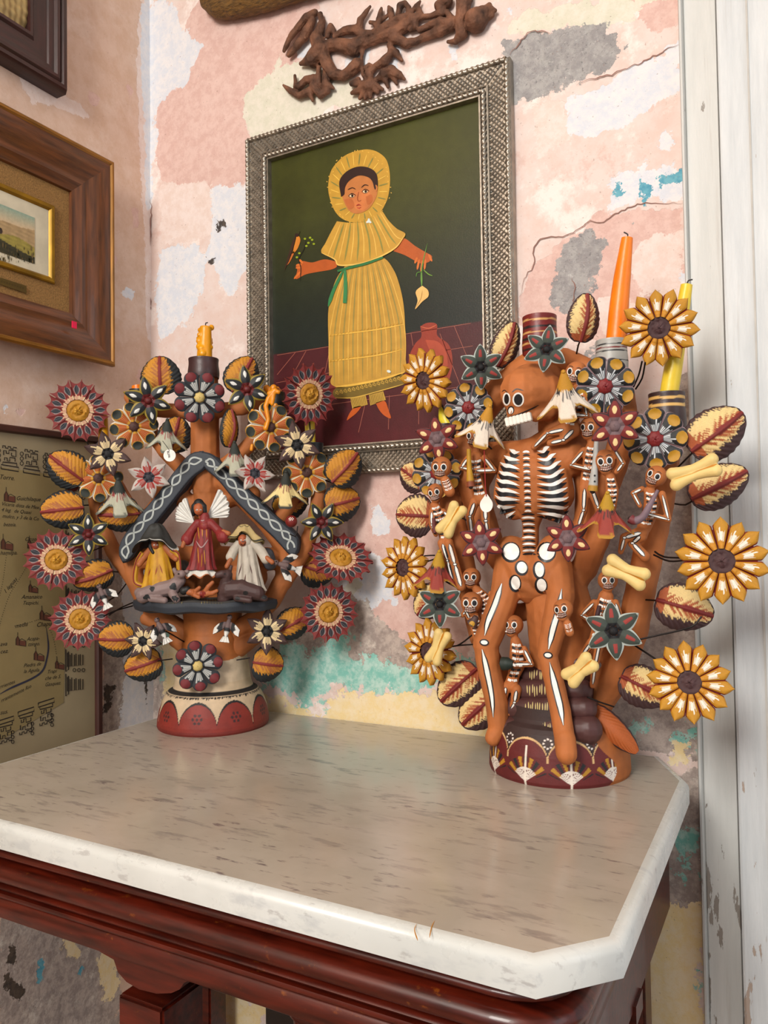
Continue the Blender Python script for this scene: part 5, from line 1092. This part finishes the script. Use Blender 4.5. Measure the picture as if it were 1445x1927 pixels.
limbm(ba,'hair',[[(346,1112,7.5),(352,1110,7)]],off+.016,'12100f'); p=Paint(bvh([ba])); p.dot(381,1118,6,7,'7a241c',0,.0005,2,10); p.build('red_cloth',clay,ba)
ra=limbm(t1,'rock',[[(345,1068,14),(352,1075,14)]],off-.02,'3c3734'); ra=limbm(t1,'rock',[[(502,1045,14),(508,1060,13)]],off-.026,'4a4a50')
# flowers, leaves and birds: x,y,R | plane offset | rot, tilt x, tilt y
for (ky,lst) in {'gerbera':[(147,773,57,.035,4,0,-8),(106,1053,57,.072,0,0,-4),(151,1165,56,.045,6,0,-8),(581,742,58,.022,3,0,30),(641,1051,60,.008,0,-38,10),(618,1152,56,.008,5,0,14)],
  'star_ochre':[(279,754,46,.045,12,0,0),(464,733,46,.04,8,-8,10),(167,1006,41,.065,0,0,-5),(605,982,42,.015,28,10,8)],
  'daisy_orange':[(252,803,45,.035,10,0,0),(186,900,45,.035,5,0,-10),(508,804,47,.035,12,0,10),(577,889,47,.02,0,0,8)],
  'petal_brown':[(203,854,44,.055,14,0,0),(559,838,46,.04,10,0,8),(271,1206,38,.060,20,8,-30),(502,1188,44,.035,-2,0,10)],'petal_white':[(280,898,40,.05,10,0,0),(478,892,40,.04,24,-15,20)],'daisy_grey':[(375,748,49,.052,22,0,4),(372,1253,47,.066,8,4,0)]}.items():
    for x,y,R,o,ro,tx,ty in lst: flower(t1,ky,x,y,R,T1,o,ro,tx,ty)
for a,b,w,o,tx,ty in (((304,742),(299,670),72,.02,-10,-10),((437,738),(478,672),62,.02,-10,10),((430,842),(438,770),46,.03,0,45),((322,850),(338,785),62,.015,0,0),((157,905),(98,858),66,.045,0,-6),((158,955),(82,964),70,.048,0,-4),((262,966),(188,968),66,.03,12,0),((212,1072),(142,1096),62,.03,15,0),
   ((252,1203),(187,1199),66,.035,8,-10),((303,1240),(236,1259),62,.035,8,-10),((475,1246),(534,1256),66,.03,8,10),((524,1188),(588,1156),58,.02,0,20),((624,908),(676,852),66,.02,0,15),((612,954),(680,938),70,.01,0,15),((516,964),(578,934),56,.0,12,0),((568,1064),(628,1082),66,-.01,10,0)):
    leaf(t1,'ochre',a,b,w,T1,o,tx,ty)
for kd,tip,bot,w,o in (('red',(315,790),(313,845),56,.055),('red',(222,902),(226,965),64,.06),('red',(441,832),(442,888),58,.05),('cream',(538,888),(536,948),66,.04)): bell(t1,kd,tip,bot,w,T1,o,0)
berry(t1,136,913,13,T1,.03); berry(t1,548,981,11.5,T1,.045)
for x,y,s,o,an_,fl in ((304,1186,34,.075,20,1),(428,1182,34,.07,-8,-1),(194,1122,34,.065,25,-1),(540,1066,36,.06,70,1)): bird(t1,x,y,s,T1,o,an_,fl)
for pts,o in (([(176,950),(150,950),(138,938),(134,922)],(.0,.03)),([(240,1095),(222,1118),(205,1130)],(0,.05)),([(252,1133),(225,1145),(205,1158)],(0,.04)),([(250,1140),(215,1150),(195,1160)],(0,.04)),([(208,1020),(190,1030),(165,1040)],(.0,.05)),([(228,1077),(205,1075)],(0,.03)),([(350,1210),(325,1195),(312,1188)],(.02,.07)),
   ([(325,1240),(308,1242),(296,1244)],(.03,.04)),([(445,1242),(470,1238)],(.03,.03)),([(580,1120),(600,1130)],(0,0)),([(575,1045),(610,1050)],(0,0)),([(590,960),(612,955)],(0,0)),([(600,900),(624,908)],(0,0)),([(560,790),(575,780)],(0,0)),([(200,880),(165,835),(155,800)],(0,.03)),([(585,830),(582,790)],(.0,.005)),([(545,1005),(556,1010),(560,990)],(.05,.045))): wire(t1,pts,T1,o)
# price tag
tg=MP; tagm=mat('tag_card','e2dfd8',.7); k=MB(); TP=Pl(T1.hit(319,857,.07),T1.n); k.prism([TP.hit(319+11.5*math.cos(a),857+11.5*math.sin(a),0) for a in np.linspace(0,2*PI,24)[:-1]],TP.n,.0007)
pg=thing('price_tag',TP.hit(319,857),'round white paper tag with inked code hanging on the left tree','tag'); k.build('card',tagm,pg); MB().tube([TP.hit(x,y,.0) for x,y in ((319,848),(312,838),(306,830))],.0005,5).build('string',wirem,pg)
text('BL046',314,849,5.2,Pl(TP.o,TP.n),TP.n,mat('tag_ink','1a1a1e',.8),pg,4.5,0,.8)
# candles of the left tree
candle('candle',[(384,700),(385,668),(387,615)],[15,14,10.5],T1,.004,'dd9508','dripped yellow candle in the top cup of the left tree',wick=[(387,614),(387,608),(391,607)],lump=26)
candle('candle',[(260,760),(259,733),(258,726)],[12,12,10],T1,.004,'e87806','orange candle stub behind dark starry flower, upper left of the left tree')
k_=candle('candle',[(515,765),(514,742),(512,732)],[15,14,11],T1,.004,'d98706','melted orange candle with wax dripping over the flower below it',lump=22)
k=MB(); pt_=lambda x,y:T1.hit(x,y,.048)
for ch in ([(518,735,5),(505,750,5),(500,765,5),(505,790,4),(500,806,5)],[(515,740,5),(512,760,4)],[(475,772,3),(470,785,4)],[(474,838,3),(473,846,3.5)],[(524,738,4),(516,736,5),(506,740,4)]): k.limb([pt_(x,y) for x,y,r in ch],[r*.0008 for *_,r in ch],8)
blob(k,.0011,'wax_drips',bpy.data.materials['candle_wax.002'] if 'candle_wax.002' in bpy.data.materials else clay,t1,1)
candle('candle',[(196,880),(195,820),(193,775)],[10,9.5,9],T1,.008,'cf9208','yellow candle behind the upper left red-rimmed flower of the left tree')
candle('candle',[(585,850),(583,800),(583,765)],[9.5,9.5,9],T1,-.01,'ddc23c','pale yellow candle on the right arm of the left tree')
# ------------------------------------------------ skeleton tree of life (right)
a2=math.radians(-6); T2=Pl((-.285,.985,0),(math.sin(a2),-math.cos(a2),0)); B2=Vector((-.283,.990,T))
t2=thing('tree_of_life',B2,'right clay tree of life with large skeleton, small skeleton musicians and sunflowers','sculpture','clay trees of life on the console')
def ped2(an,z):
    z=z-T; fr_=((an+PI/2+PI+.35)%(2*PI))-PI
    n=10; q=((an/(2*PI)*n+.30)%1)-.5; arch=.030+.024*math.sqrt(max(0,1-(q/.5)**2))
    if abs(fr_)>1.35+.15*math.sin(z*90): return 'a05a26'
    if abs(z-arch)<.0013 or (abs(q)>.485 and .028<z<.034): return 'c9a572'
    if z<arch:
        x=q/n*2*PI*.088; zz=z-.004; r=math.hypot(x,zz); th=math.atan2(x,zz)
        if abs(x)<.0012 and zz<arch-.012: return 'ded4c8'
        if r<.017 and abs(th)<.95 and abs(((th*6)%1)-.5)<.36+.1*(1-r/.022) and zz>.0: return 'd6ccc2'
        if .015<r<.029 and abs(th)<1.15 and abs(((th*3.4+.5)%1)-.5)<.30: return 'a87a1c' if int(th*3.4+10.5)%2 else '16161a'
        return '5c1818'
    for i in range(8):
        xx=(q-(.5 if q>0 else -.5))/n*2*PI*.085; 
        if math.hypot(xx-.0052*math.cos(i*PI/4),z-.050-.0052*math.sin(i*PI/4))<.0012: return 'd8cfc8'
    return '33211f'
k=MB(); pr=[(.087,0),(.0885,.004),(.088,.018),(.086,.034),(.083,.048),(.080,.058),(.076,.064),(.070,.068),(.067,.072),(.066,.086)]
k.lathe(dens(pr,18),420,o=(B2.x,B2.y,0),colfn=ped2); k.build('pedestal',clay,t2)
# stair pedestal, brown glaze
brn=mat('brown_glaze','4a2b29',.5,var=.15,nscale=40,bump=(120,.3,.001))
k=limbs(T2,[[(1035,1395,60),(1040,1345,62)]])
steps=[(1350,1394,936,1122,.076),(1314,1352,950,1116,.070),(1281,1316,963,1110,.064),(1256,1283,978,1104,.059),(1236,1258,992,1100,.054)]
X2=Vector((-T2.n.y,T2.n.x,0))
for i,(ya,yb_,xa,xb,of) in enumerate(steps):
    ym=(ya+yb_)/2; rr_=(yb_-ya)*.5*.00073*1.12; k2=MB(); k2.limb([T2.hit(xa+16,ym,of-.032),T2.hit((xa+xb)/2,ym,of-.028),T2.hit(xb-16,ym,of-.032)],[rr_]*3,14); k2.limb([T2.hit(xa+16,ym,of-.05),T2.hit(xb-16,ym,of-.05)],[rr_]*2,14); k2.box(T2.hit((xa+xb)/2,ym,of-.042),((xb-xa)*.5*.0007,.014,rr_*.96),Matrix((X2,T2.n,Vector((0,0,1)))).transposed()); o=blob(k2,.0016,'stair_step',brn,t2,3); p=Paint(bvh([o])); xm=(xa+xb)/2-10
    for j in range(15): x=xm-34+j*4.6+random.uniform(-1,1); y0_=ya+(yb_-ya)*.22+random.uniform(-2,3); p.stroke([(x,y0_),(x+random.uniform(-1,1),y0_+(yb_-ya)*random.uniform(.4,.65))],1.9,'c9b679',.0004)
    p.build('cream_dashes',clay,o)['kind']='stuff'
k=limbs(T2,[[(1052,1383,60),(1055,1340,62),(1058,1290,60),(1058,1230,62),(1055,1160,66),(1045,1110,60)]])
k2=limbs(T2,[[(1060,1360,60,-.01),(1110,1340,40,-.01)],[(1090,1385,45,-.01),(1100,1330,45,-.01)]])
k.v+=[]
def merge(k,k2):
    b=len(k.v); k.v+=k2.v; k.f+=[tuple(i+b for i in f) for f in k2.f]; k.c+=k2.c; k.m+=k2.m; return k
merge(k,k2)
merge(k,limbs(T2,[ # outer and inner loops of the candelabrum
 [(1115,1330,32),(1160,1268,31),(1190,1185,30),(1205,1110,29),(1222,1030,29),(1240,950,28),(1250,870,28),(1253,805,30)],
 [(985,1310,24),(935,1270,22),(905,1200,22),(885,1120,22),(868,1040,22),(852,970,23),(842,900,23),(838,832,20)],
 [(1060,1120,26),(1100,1068,26),(1125,1005,26),(1130,940,26),(1152,885,26),(1176,815,27),(1168,745,27),(1152,695,28)],
 [(1010,1120,24),(965,1080,24),(925,1030,26),(905,970,28),(885,900,28),(878,840,28),(895,790,28),(930,745,28),(975,705,28),(1015,680,32)],
 [(1015,680,32),(1060,680,26),(1105,700,26),(1140,735,26)],[(1150,1240,20),(1100,1190,20),(1060,1180,20)],[(900,1150,18),(985,1152,18)]],-.006))
blob(k,.0021,'branch_body',terra,t2,3,.0004)
leaf(t2,'bare',(1108,1330),(1192,1408),44,T2,.02,0,0,'bare_leaf')
holder(t2,1015,598,672,33,T2,-.004,[(.12,.022,'c99a5c'),(.30,.03,'1d1214'),(.44,.022,'c99a5c'),(.60,.03,'1d1214'),(.72,.02,'c99a5c'),(.86,.025,'1d1214')],'6e1b19')
holder(t2,1150,643,700,30,T2,-.004,[(.16,.02,'1d2024'),(.27,.022,'6e1b19'),(.38,.02,'1d2024'),(.7,.02,'1d2024')],'a9a9a4')
holder(t2,1254,742,815,34,T2,-.004,[(.13,.035,'cda35c'),(.32,.04,'cda35c')],'33201f')
holder(t2,838,800,830,20,T2,-.008,[(.3,.08,'cda35c')],'33201f')
candle('candle',[(1156,660),(1160,632),(1168,545),(1180,448)],[19,18.5,15.5,10.5],T2,-.004,'ee7c05','tall orange candle leaning from the grey striped cup, right tree',wick=[(1180,447),(1181,441),(1174,437)])
candle('candle',[(1256,760),(1262,720),(1275,640),(1292,536)],[17,16.5,14,10.5],T2,-.006,'dfc132','tall pale yellow candle behind the top right sunflower',wick=[(1292,536),(1295,528),(1303,526)])
candle('candle',[(842,797),(838,790),(834,768)],[12,12,9],T2,-.009,'dccb34','short pale yellow candle on the left arm of the right tree')
# large skeleton, one continuous body
sk=.045
k=limbs(T2,[[(1000,735,50,.030),(985,738,44,.046),(1018,740,42,.030)],[(985,765,30,.045),(975,775,22,.052)],[(1030,770,22,.03),(1008,782,12,.045)],[(1048,790,24,.005),(1040,825,26,.01),(1010,850,30,.015)],
 [(945,865,30,.012),(1005,860,38,.02),(1075,862,34,.018)],[(1050,800,40,-.004),(1075,840,34,.004)],[(1030,720,40,.0),(1060,760,36,.0)],[(925,855,24,.0),(1095,850,30,.0)],
 [(975,880,36,.028),(962,930,34,.028),(968,955,24,.022)],[(1035,880,38,.028),(1045,930,36,.028),(1042,955,26,.022)],[(1005,890,38,.030),(1003,940,34,.026),(999,985,17,.018)],
 [(999,985,16,.016),(997,1045,16,.016)],[(962,1040,32,.026),(985,1075,36,.030)],[(1042,1038,32,.026),(1025,1078,38,.030)],[(985,1075,34,.026),(1000,1100,36,.022),(1030,1100,32,.022)],
 [(960,1062,30,.026),(950,1120,27,.040),(932,1170,26,.052),(914,1212,24,.058)],[(914,1212,23,.058),(922,1265,21,.056),(935,1325,21,.054),(938,1368,19,.054)],[(938,1368,18,.054),(928,1388,15,.062)],
 [(1048,1070,30,.026),(1056,1120,26,.044),(1044,1175,24,.056),(1030,1232,19,.062)],[(1030,1232,18,.062),(1042,1280,18,.064),(1055,1340,19,.068),(1063,1395,18,.076)],[(1063,1390,19,.078),(1066,1418,19,.086)],
 [(925,858,24,.0),(904,910,18,.0),(900,970,18,.0),(925,1020,16,.006)],[(1095,855,26,.0),(1100,920,18,.0),(1098,980,18,.0),(1075,1020,16,.006)],[(985,1098,16,.040),(1000,1108,14,.036)],[(1025,1100,16,.040),(1040,1104,14,.036)]])
big=blob(k,.0017,'large_skeleton',terra,t2,3,.0003,'large terracotta skeleton with painted white ribs')
p=Paint(bvh([big]),.02); Wc,Kc='e8e6e0','16161a'
# ribs
L_=[(966,848,992,852,950),(958,860,990,868,942),(948,873,988,884,934),(940,888,984,900,930),(935,903,982,915,930),(932,918,982,930,930),(930,934,980,946,928),(930,950,978,958,930),(932,965,970,968,932)]
for i in range(9):
    xl=[958,948,941,937,934,932,931,931,934][i]; yl=[846,858,871,886,901,917,933,949,966][i]; xr=978-(i>6)*8; yr=yl+[4,8,12,13,13,12,8,4,-4][i]
    p.stroke([(xl,yl+5),(xl+10,yl+13),((xl+xr)/2,yl+12),(xr,yr+6)],[4,11,8,2],Kc,.0005); p.stroke([(xl,yl-1),(xl+10,yl+5),((xl+xr)/2,yl+6),(xr,yr)],[3,8,5.5,2],Wc,.0009)
    xl2=1010; xr2=[1034,1046,1056,1062,1066,1068,1070,1070,1068][i]; y2=yl+[2,5,8,9,9,8,6,3,0][i]; yR=yl-[4,3,2,2,0,-2,-4,-5,-4][i]
    p.stroke([(xl2,y2+6),((xl2+xr2)/2,y2+9),(xr2-8,yR+11),(xr2,yR+7)],[2,7,12,5],Kc,.0005); p.stroke([(xl2,y2),((xl2+xr2)/2,y2+2),(xr2-8,yR+2),(xr2,yR-2)],[1.8,5,7.5,4],Wc,.0009)
for i in range(32):
    y=850+i*6.2; w=6.5 if y<962 else 12.5; x=990+(y-850)*.03; c=Wc if i%2==0 else Kc; p.stroke([(x-w,y+1),(x,y-.5),(x+w,y+1)],3.9,c,.0008)
for x,y,rx,ry,ro in ((962,1038,15,16,0),(1029,1038,15,16,10),(982,1068,9.5,11,-15),(1015,1072,8.5,14,-5),(970,1097,8.5,13,-5),(1019,1101,9,12,-10)):
    p.dot(x-1,y+1,rx+3.2,ry+3.6,Kc,ro,.0005,4,18); p.dot(x,y,rx,ry,Wc,ro,.0010,4,18)
def bn(pts,w):
    p.stroke(pts,[q+4.5 for q in w],Kc,.0006); p.stroke(pts,w,Wc,.0011)
bn([(944,1098),(932,1135),(918,1170),(912,1196)],[5,8,8,3]); bn([(1057,1108),(1050,1150),(1040,1185),(1032,1222)],[2,8,9,5]); bn([(907,1222),(916,1262),(925,1310),(928,1350)],[5,8,6,2]); bn([(1034,1246),(1044,1290),(1054,1330),(1060,1365)],[2,9,9,3])
for x,y in ((911,1209),(1031,1233)): p.dot(x,y,9,6.5,Kc,8,.0012,2,14); p.dot(x,y,6.6,4,Wc,8,.0016,2,14)
for x,y,rx,ry in ((953,751,5.5,10.5),(975,752,9,11.5)): p.dot(x,y,rx+2,ry+2,Wc,0,.0005,3,16); p.dot(x,y,rx-1,ry-1,Kc,0,.0010,3,16)
p.stroke([(944,738),(949,734),(955,740)],1.4,Kc,.0005); p.stroke([(963,738),(972,732),(985,735)],2,Kc,.0005); p.dot(961,772,6.5,8,Kc,10,.0005,2,12); p.dot(961,773,4.6,6.5,Wc,10,.0010,2,12); p.stroke([(963,772),(960,782)],1.6,'a05a26',.0014)
p.stroke([(948,788),(975,780),(1003,768),(1014,762)],2.4,Kc,.0006)
p.build('painted_bones',gloss,big)['kind']='stuff'
k=MB()
for i in range(7):
    x=955.5+6.8*i; k.box(T2.hit(x,794.5-1.7*i,.072+.0*i-.0012*i),(.0025,.003,.0055),Matrix((X2,T2.n,Vector((0,0,1)))).transposed()@Matrix.Rotation(-.2,3,'Y'),bev=.0008)
k.build('teeth',mat('tooth_white','dedad0',.5),big)
# musicians
def S(*a,**k): return skeleton(t2,'small_skeleton',*a,plane=T2,**k)
m=S((893,822,18),[(896,862,13),(893,890,15),(898,915,13),(905,938,14)],[[(880,862,5),(868,880,5),(888,884,4.5,.012)],[(912,862,6),(930,885,5,.006),(895,886,4.5,.014)],[(893,945,8),(884,972,7),(888,1005,6)],[(912,945,9),(914,980,8),(918,1010,6)]],off=.040,look=-.7,label='small skeleton blowing a yellow horn')
pipe(m,[(882,845),(883,880),(886,916)],[4,5,8.5],'b0821a',T2,.064,'7c3a1c')
m=S((819,928,16),[(818,952,9),(826,970,13),(834,995,12),(838,1018,9)],[[(812,962,5),(812,988,4.5,.01),(820,1006,4,.012)],[(834,962,5),(846,975,4.5),(842,990,4,.012)],[(832,1022,8),(842,1055,7),(852,1095,6)],[(845,1022,8),(856,1062,8),(868,1105,8)]],off=.030,look=-.6,rot=-12,label='small skeleton standing with a brown pipe behind a bone')
pipe(m,[(816,975),(818,1003)],[3.5,4.5],'5c2320',T2,.048,None,'pipe')
S((829,881,19),[(838,905,9),(846,925,10)],[],off=.072,look=-.35,label='skeleton head in front of a black daisy')
m=S((886,1088,17),[(898,1112,9),(914,1132,14),(916,1160,13)],[[(925,1118,6),(940,1140,5),(930,1165,5)]],off=.024,look=-.3,label='small skeleton behind another on the left branch')
m=S((886,1137,20),[(892,1160,9),(898,1185,12),(903,1205,11)],[[(884,1165,5),(876,1150,4.5),(870,1158,4)],[(900,1205,8),(902,1240,7),(908,1275,6)]],off=.042,look=-.25,label='grinning small skeleton holding a dark horn')
q_=pipe(m,[(896,1160),(892,1168),(888,1174)],[5,8,11],'45302e',T2,.068,None); p=Paint(bvh([q_])); p.dot(888,1174,5.5,5.5,'b0821a',0,.0004,2,10); p.build('ochre_dot',clay,m)
m=S((964,1178,18),[(970,1208,10),(974,1228,15),(973,1252,14),(966,1272,11),(962,1290,13)],[[(986,1222,6),(1000,1250,5,.006),(966,1250,5,.018)],[(952,1292,8),(948,1312,7)],[(972,1298,9),(968,1322,7),(960,1342,6)]],off=.044,look=-.7,label='small skeleton with a green drum on the stairs')
pipe(m,[(966,1250),(956,1249),(946,1249)],[6,12,13],'17241d',T2,.064,None,'drum')
S((1058,1148,18),[(1068,1175,8),(1072,1190,8)],[],off=.082,look=-.6,rot=-10,label='skeleton head on the knee of the large skeleton')
m=S((1143,1094,18),[(1140,1124,14),(1136,1150,17),(1128,1180,13),(1120,1206,12)],[[(1118,1134,6),(1094,1158,5),(1112,1168,4.5,.012)],[(1158,1134,6),(1168,1165,5),(1160,1185,5)],[(1112,1210,8),(1096,1232,6),(1088,1252,5)],[(1128,1212,8),(1120,1252,6),(1115,1290,5)]],off=.030,look=.25,label='small skeleton with a brown flute, lower right')
pipe(m,[(1128,1140),(1121,1170)],[4,5],'3c2226',T2,.058,None,'flute')
m=S((1232,897,19),[(1222,925,10),(1226,948,14),(1220,975,13),(1212,992,13)],[[(1208,920,5),(1191,928,4.5,.006),(1204,952,4,.012)],[(1246,930,6),(1258,978,5,.006),(1214,966,4.5,.018)],[(1208,1002,11),(1175,1012,8,.012),(1168,1038,5,.012)],[(1206,1008,11),(1190,1022,8),(1214,1048,9)]],off=.036,look=-.55,rot=25,label='small skeleton playing a mauve saxophone')
pipe(m,[(1238,922),(1224,948),(1210,972),(1195,980),(1186,976)],[3,4.5,6.5,7,9],'75606a',T2,.068,'6b2a2e','saxophone')
m=S((1108,806,19),[(1112,840,9),(1110,858,12),(1107,885,12),(1104,912,13)],[[(1098,848,6),(1074,875,5,.006),(1112,884,4.5,.016)],[(1100,918,9),(1098,960,7),(1088,990,6)],[(1114,920,9),(1126,955,7),(1134,985,6)]],off=.034,look=-.7,label='small skeleton with a long white trumpet')
q_=pipe(m,[(1122,830),(1119,880),(1115,924)],[4,5.5,10],'a9a8a4',T2,.066,'a87a1c','trumpet'); p=Paint(bvh([q_])); [p.dot(1119,y,2,2,'101014',0,.0004,1,8) for y in (895,906)]; p.build('black_dots',clay,m)['kind']='stuff'
S((1138,870,21),[(1148,898,9),(1152,925,12),(1148,960,10)],[[(1156,846,5),(1172,872,5),(1160,888,4.5)],[(1148,960,9),(1142,1000,7)]],off=.058,look=.1,rot=-8,label='laughing small skeleton beside the white trumpet')
m=S((1082,703,20),[(1088,735,12),(1086,760,15),(1076,785,14),(1066,805,14)],[[(1098,745,6),(1104,782,5,.006),(1068,780,5,.014)],[(1062,808,12),(1030,815,6,.012),(1004,842,5,.014)],[(1080,808,13),(1060,828,8,.010),(1035,834,6,.014)]],off=.036,look=-.45,rot=12,label='small skeleton seated on the shoulder of the large skeleton')
# flowers, leaves, bones
for (ky,lst) in {'sunflower':[(1240,617,72,.030,5,0,0),(1358,1056,83,.06,0,0,0),(1297,1284,77,.06,6,0,0),(800,716,60,.02,8,0,-38),(762,1068,60,.02,0,0,-44),(808,1226,62,.025,4,0,-42)],
  'star_green':[(905,691,44,.04,0,0,0),(1029,658,45,.055,-8,-12,-8),(828,1137,46,.055,0,0,-12),(1154,1187,56,.062,6,0,0)],
  'star_red':[(823,826,44,.055,6,0,-8),(905,1021,45,.065,4,0,0),(1068,1013,46,.085,2,0,0),(1157,802,50,.088,0,0,0)],
  'daisy_black':[(882,767,47,.028,10,0,-10),(1138,727,56,.03,18,0,6),(1233,826,58,.034,0,0,0),(822,890,47,.03,14,0,-8)]}.items():
    for x,y,R,o,ro,tx,ty in lst: flower(t2,ky,x,y,R,T2,o,ro,tx,ty)
for a,b,w,o,tx,ty in (((1092,644),(1108,556),66,.02,0,25),((936,690),(972,610),56,.01,0,20),((1300,850),(1392,782),88,.02,0,10),((1300,940),(1400,890),82,.02,0,10),((1234,1128),(1334,1158),82,.02,0,5),((1168,1272),(1252,1312),78,.02,0,0),
   ((802,912),(752,880),60,.01,0,-20),((814,972),(742,967),76,.01,0,-15),((832,1108),(782,1158),66,.01,0,-15),((898,1258),(828,1320),76,.0,0,-5),((938,1302),(868,1364),76,-.008,0,-5)): leaf(t2,'cream',a,b,w,T2,o,tx,ty)
for kd,tip,bot,w,o in (('white',(922,764),(902,832),72,.075),('white',(1060,700),(1066,782),84,.080),('fire',(1143,928),(1138,1002),76,.09),('fire',(827,1038),(820,1106),66,.055)): bell(t2,kd,tip,bot,w,T2,o,0)
for a,b,R,o in (((832,1006),(866,950),15,.085),((1260,905),(1352,872),18,.075),((1140,1060),(1216,1094),18,.07),((1066,1282),(1116,1240),17,.085),((812,1248),(836,1188),14,.06)): bone(t2,a,b,R,T2,o)
for pts,o in (([(1232,1038),(1250,1048),(1290,1050)],(.02,.05)),([(1230,1044),(1260,1056),(1300,1053)],(.02,.05)),([(1275,880),(1295,860),(1305,850)],(0,.02)),([(1270,948),(1290,950),(1306,940)],(0,.02)),([(1205,1128),(1235,1130)],(.0,.02)),([(1195,1205),(1240,1195),(1300,1180),(1320,1160)],(.05,.02)),
   ([(1195,1215),(1230,1238),(1260,1260)],(.03,.05)),([(1155,1272),(1175,1280)],(0,.02)),([(1105,1235),(1090,1240)],(.05,.06)),([(1196,732),(1208,712),(1214,682)],(.0,.03)),([(1192,728),(1202,705),(1208,680)],(.0,.03)),([(1084,670),(1088,650),(1092,640)],(0,.02)),([(895,1190),(860,1215),(830,1215)],(.02,.02)),([(900,1212),(860,1215),(830,1220)],(.02,.02)),
   ([(905,1258),(895,1264)],(0,0)),([(820,970),(808,968)],(0,.01)),([(888,985),(870,975),(850,972)],(.04,.03)),([(818,1045),(800,1046),(785,1050)],(.02,.02)),([(818,1052),(800,1058),(785,1062)],(.02,.02)),([(938,700),(930,710)],(0,.02)),([(1155,1330),(1125,1320),(1105,1312)],(.04,.07)),([(868,1110),(840,1095),(830,1085)],(.01,.04)),([(900,830),(920,840),(925,845)],(.03,.03)),([(850,800),(838,775),(825,750)],(0,.01))): wire(t2,pts,T2,o)
TP=Pl(T2.hit(915,950,.085),T2.n); pg=thing('price_tag',TP.hit(915,950),'blank white paper tag on red thread hanging on the right tree','tag'); k=MB()
k.prism([TP.hit(915+12*math.cos(a)*(1 if math.sin(a)>-.75 else .55),950+14*math.sin(a)*(1 if math.sin(a)>-.75 else 1.45)) for a in np.linspace(0,2*PI,40)[:-1]],TP.n,.0007); k.build('card',tagm,pg)
rth=mat('red_thread','8f1616',.7); MB().tube([T2.hit(x,y,o) for x,y,o in ((910,832,.080),(912,870,.082),(913,910,.086),(915,934,.086))],.0006,5).build('thread',rth,pg)

for o in bpy.data.objects:
    if o.name.startswith('tree_of_life'): pass
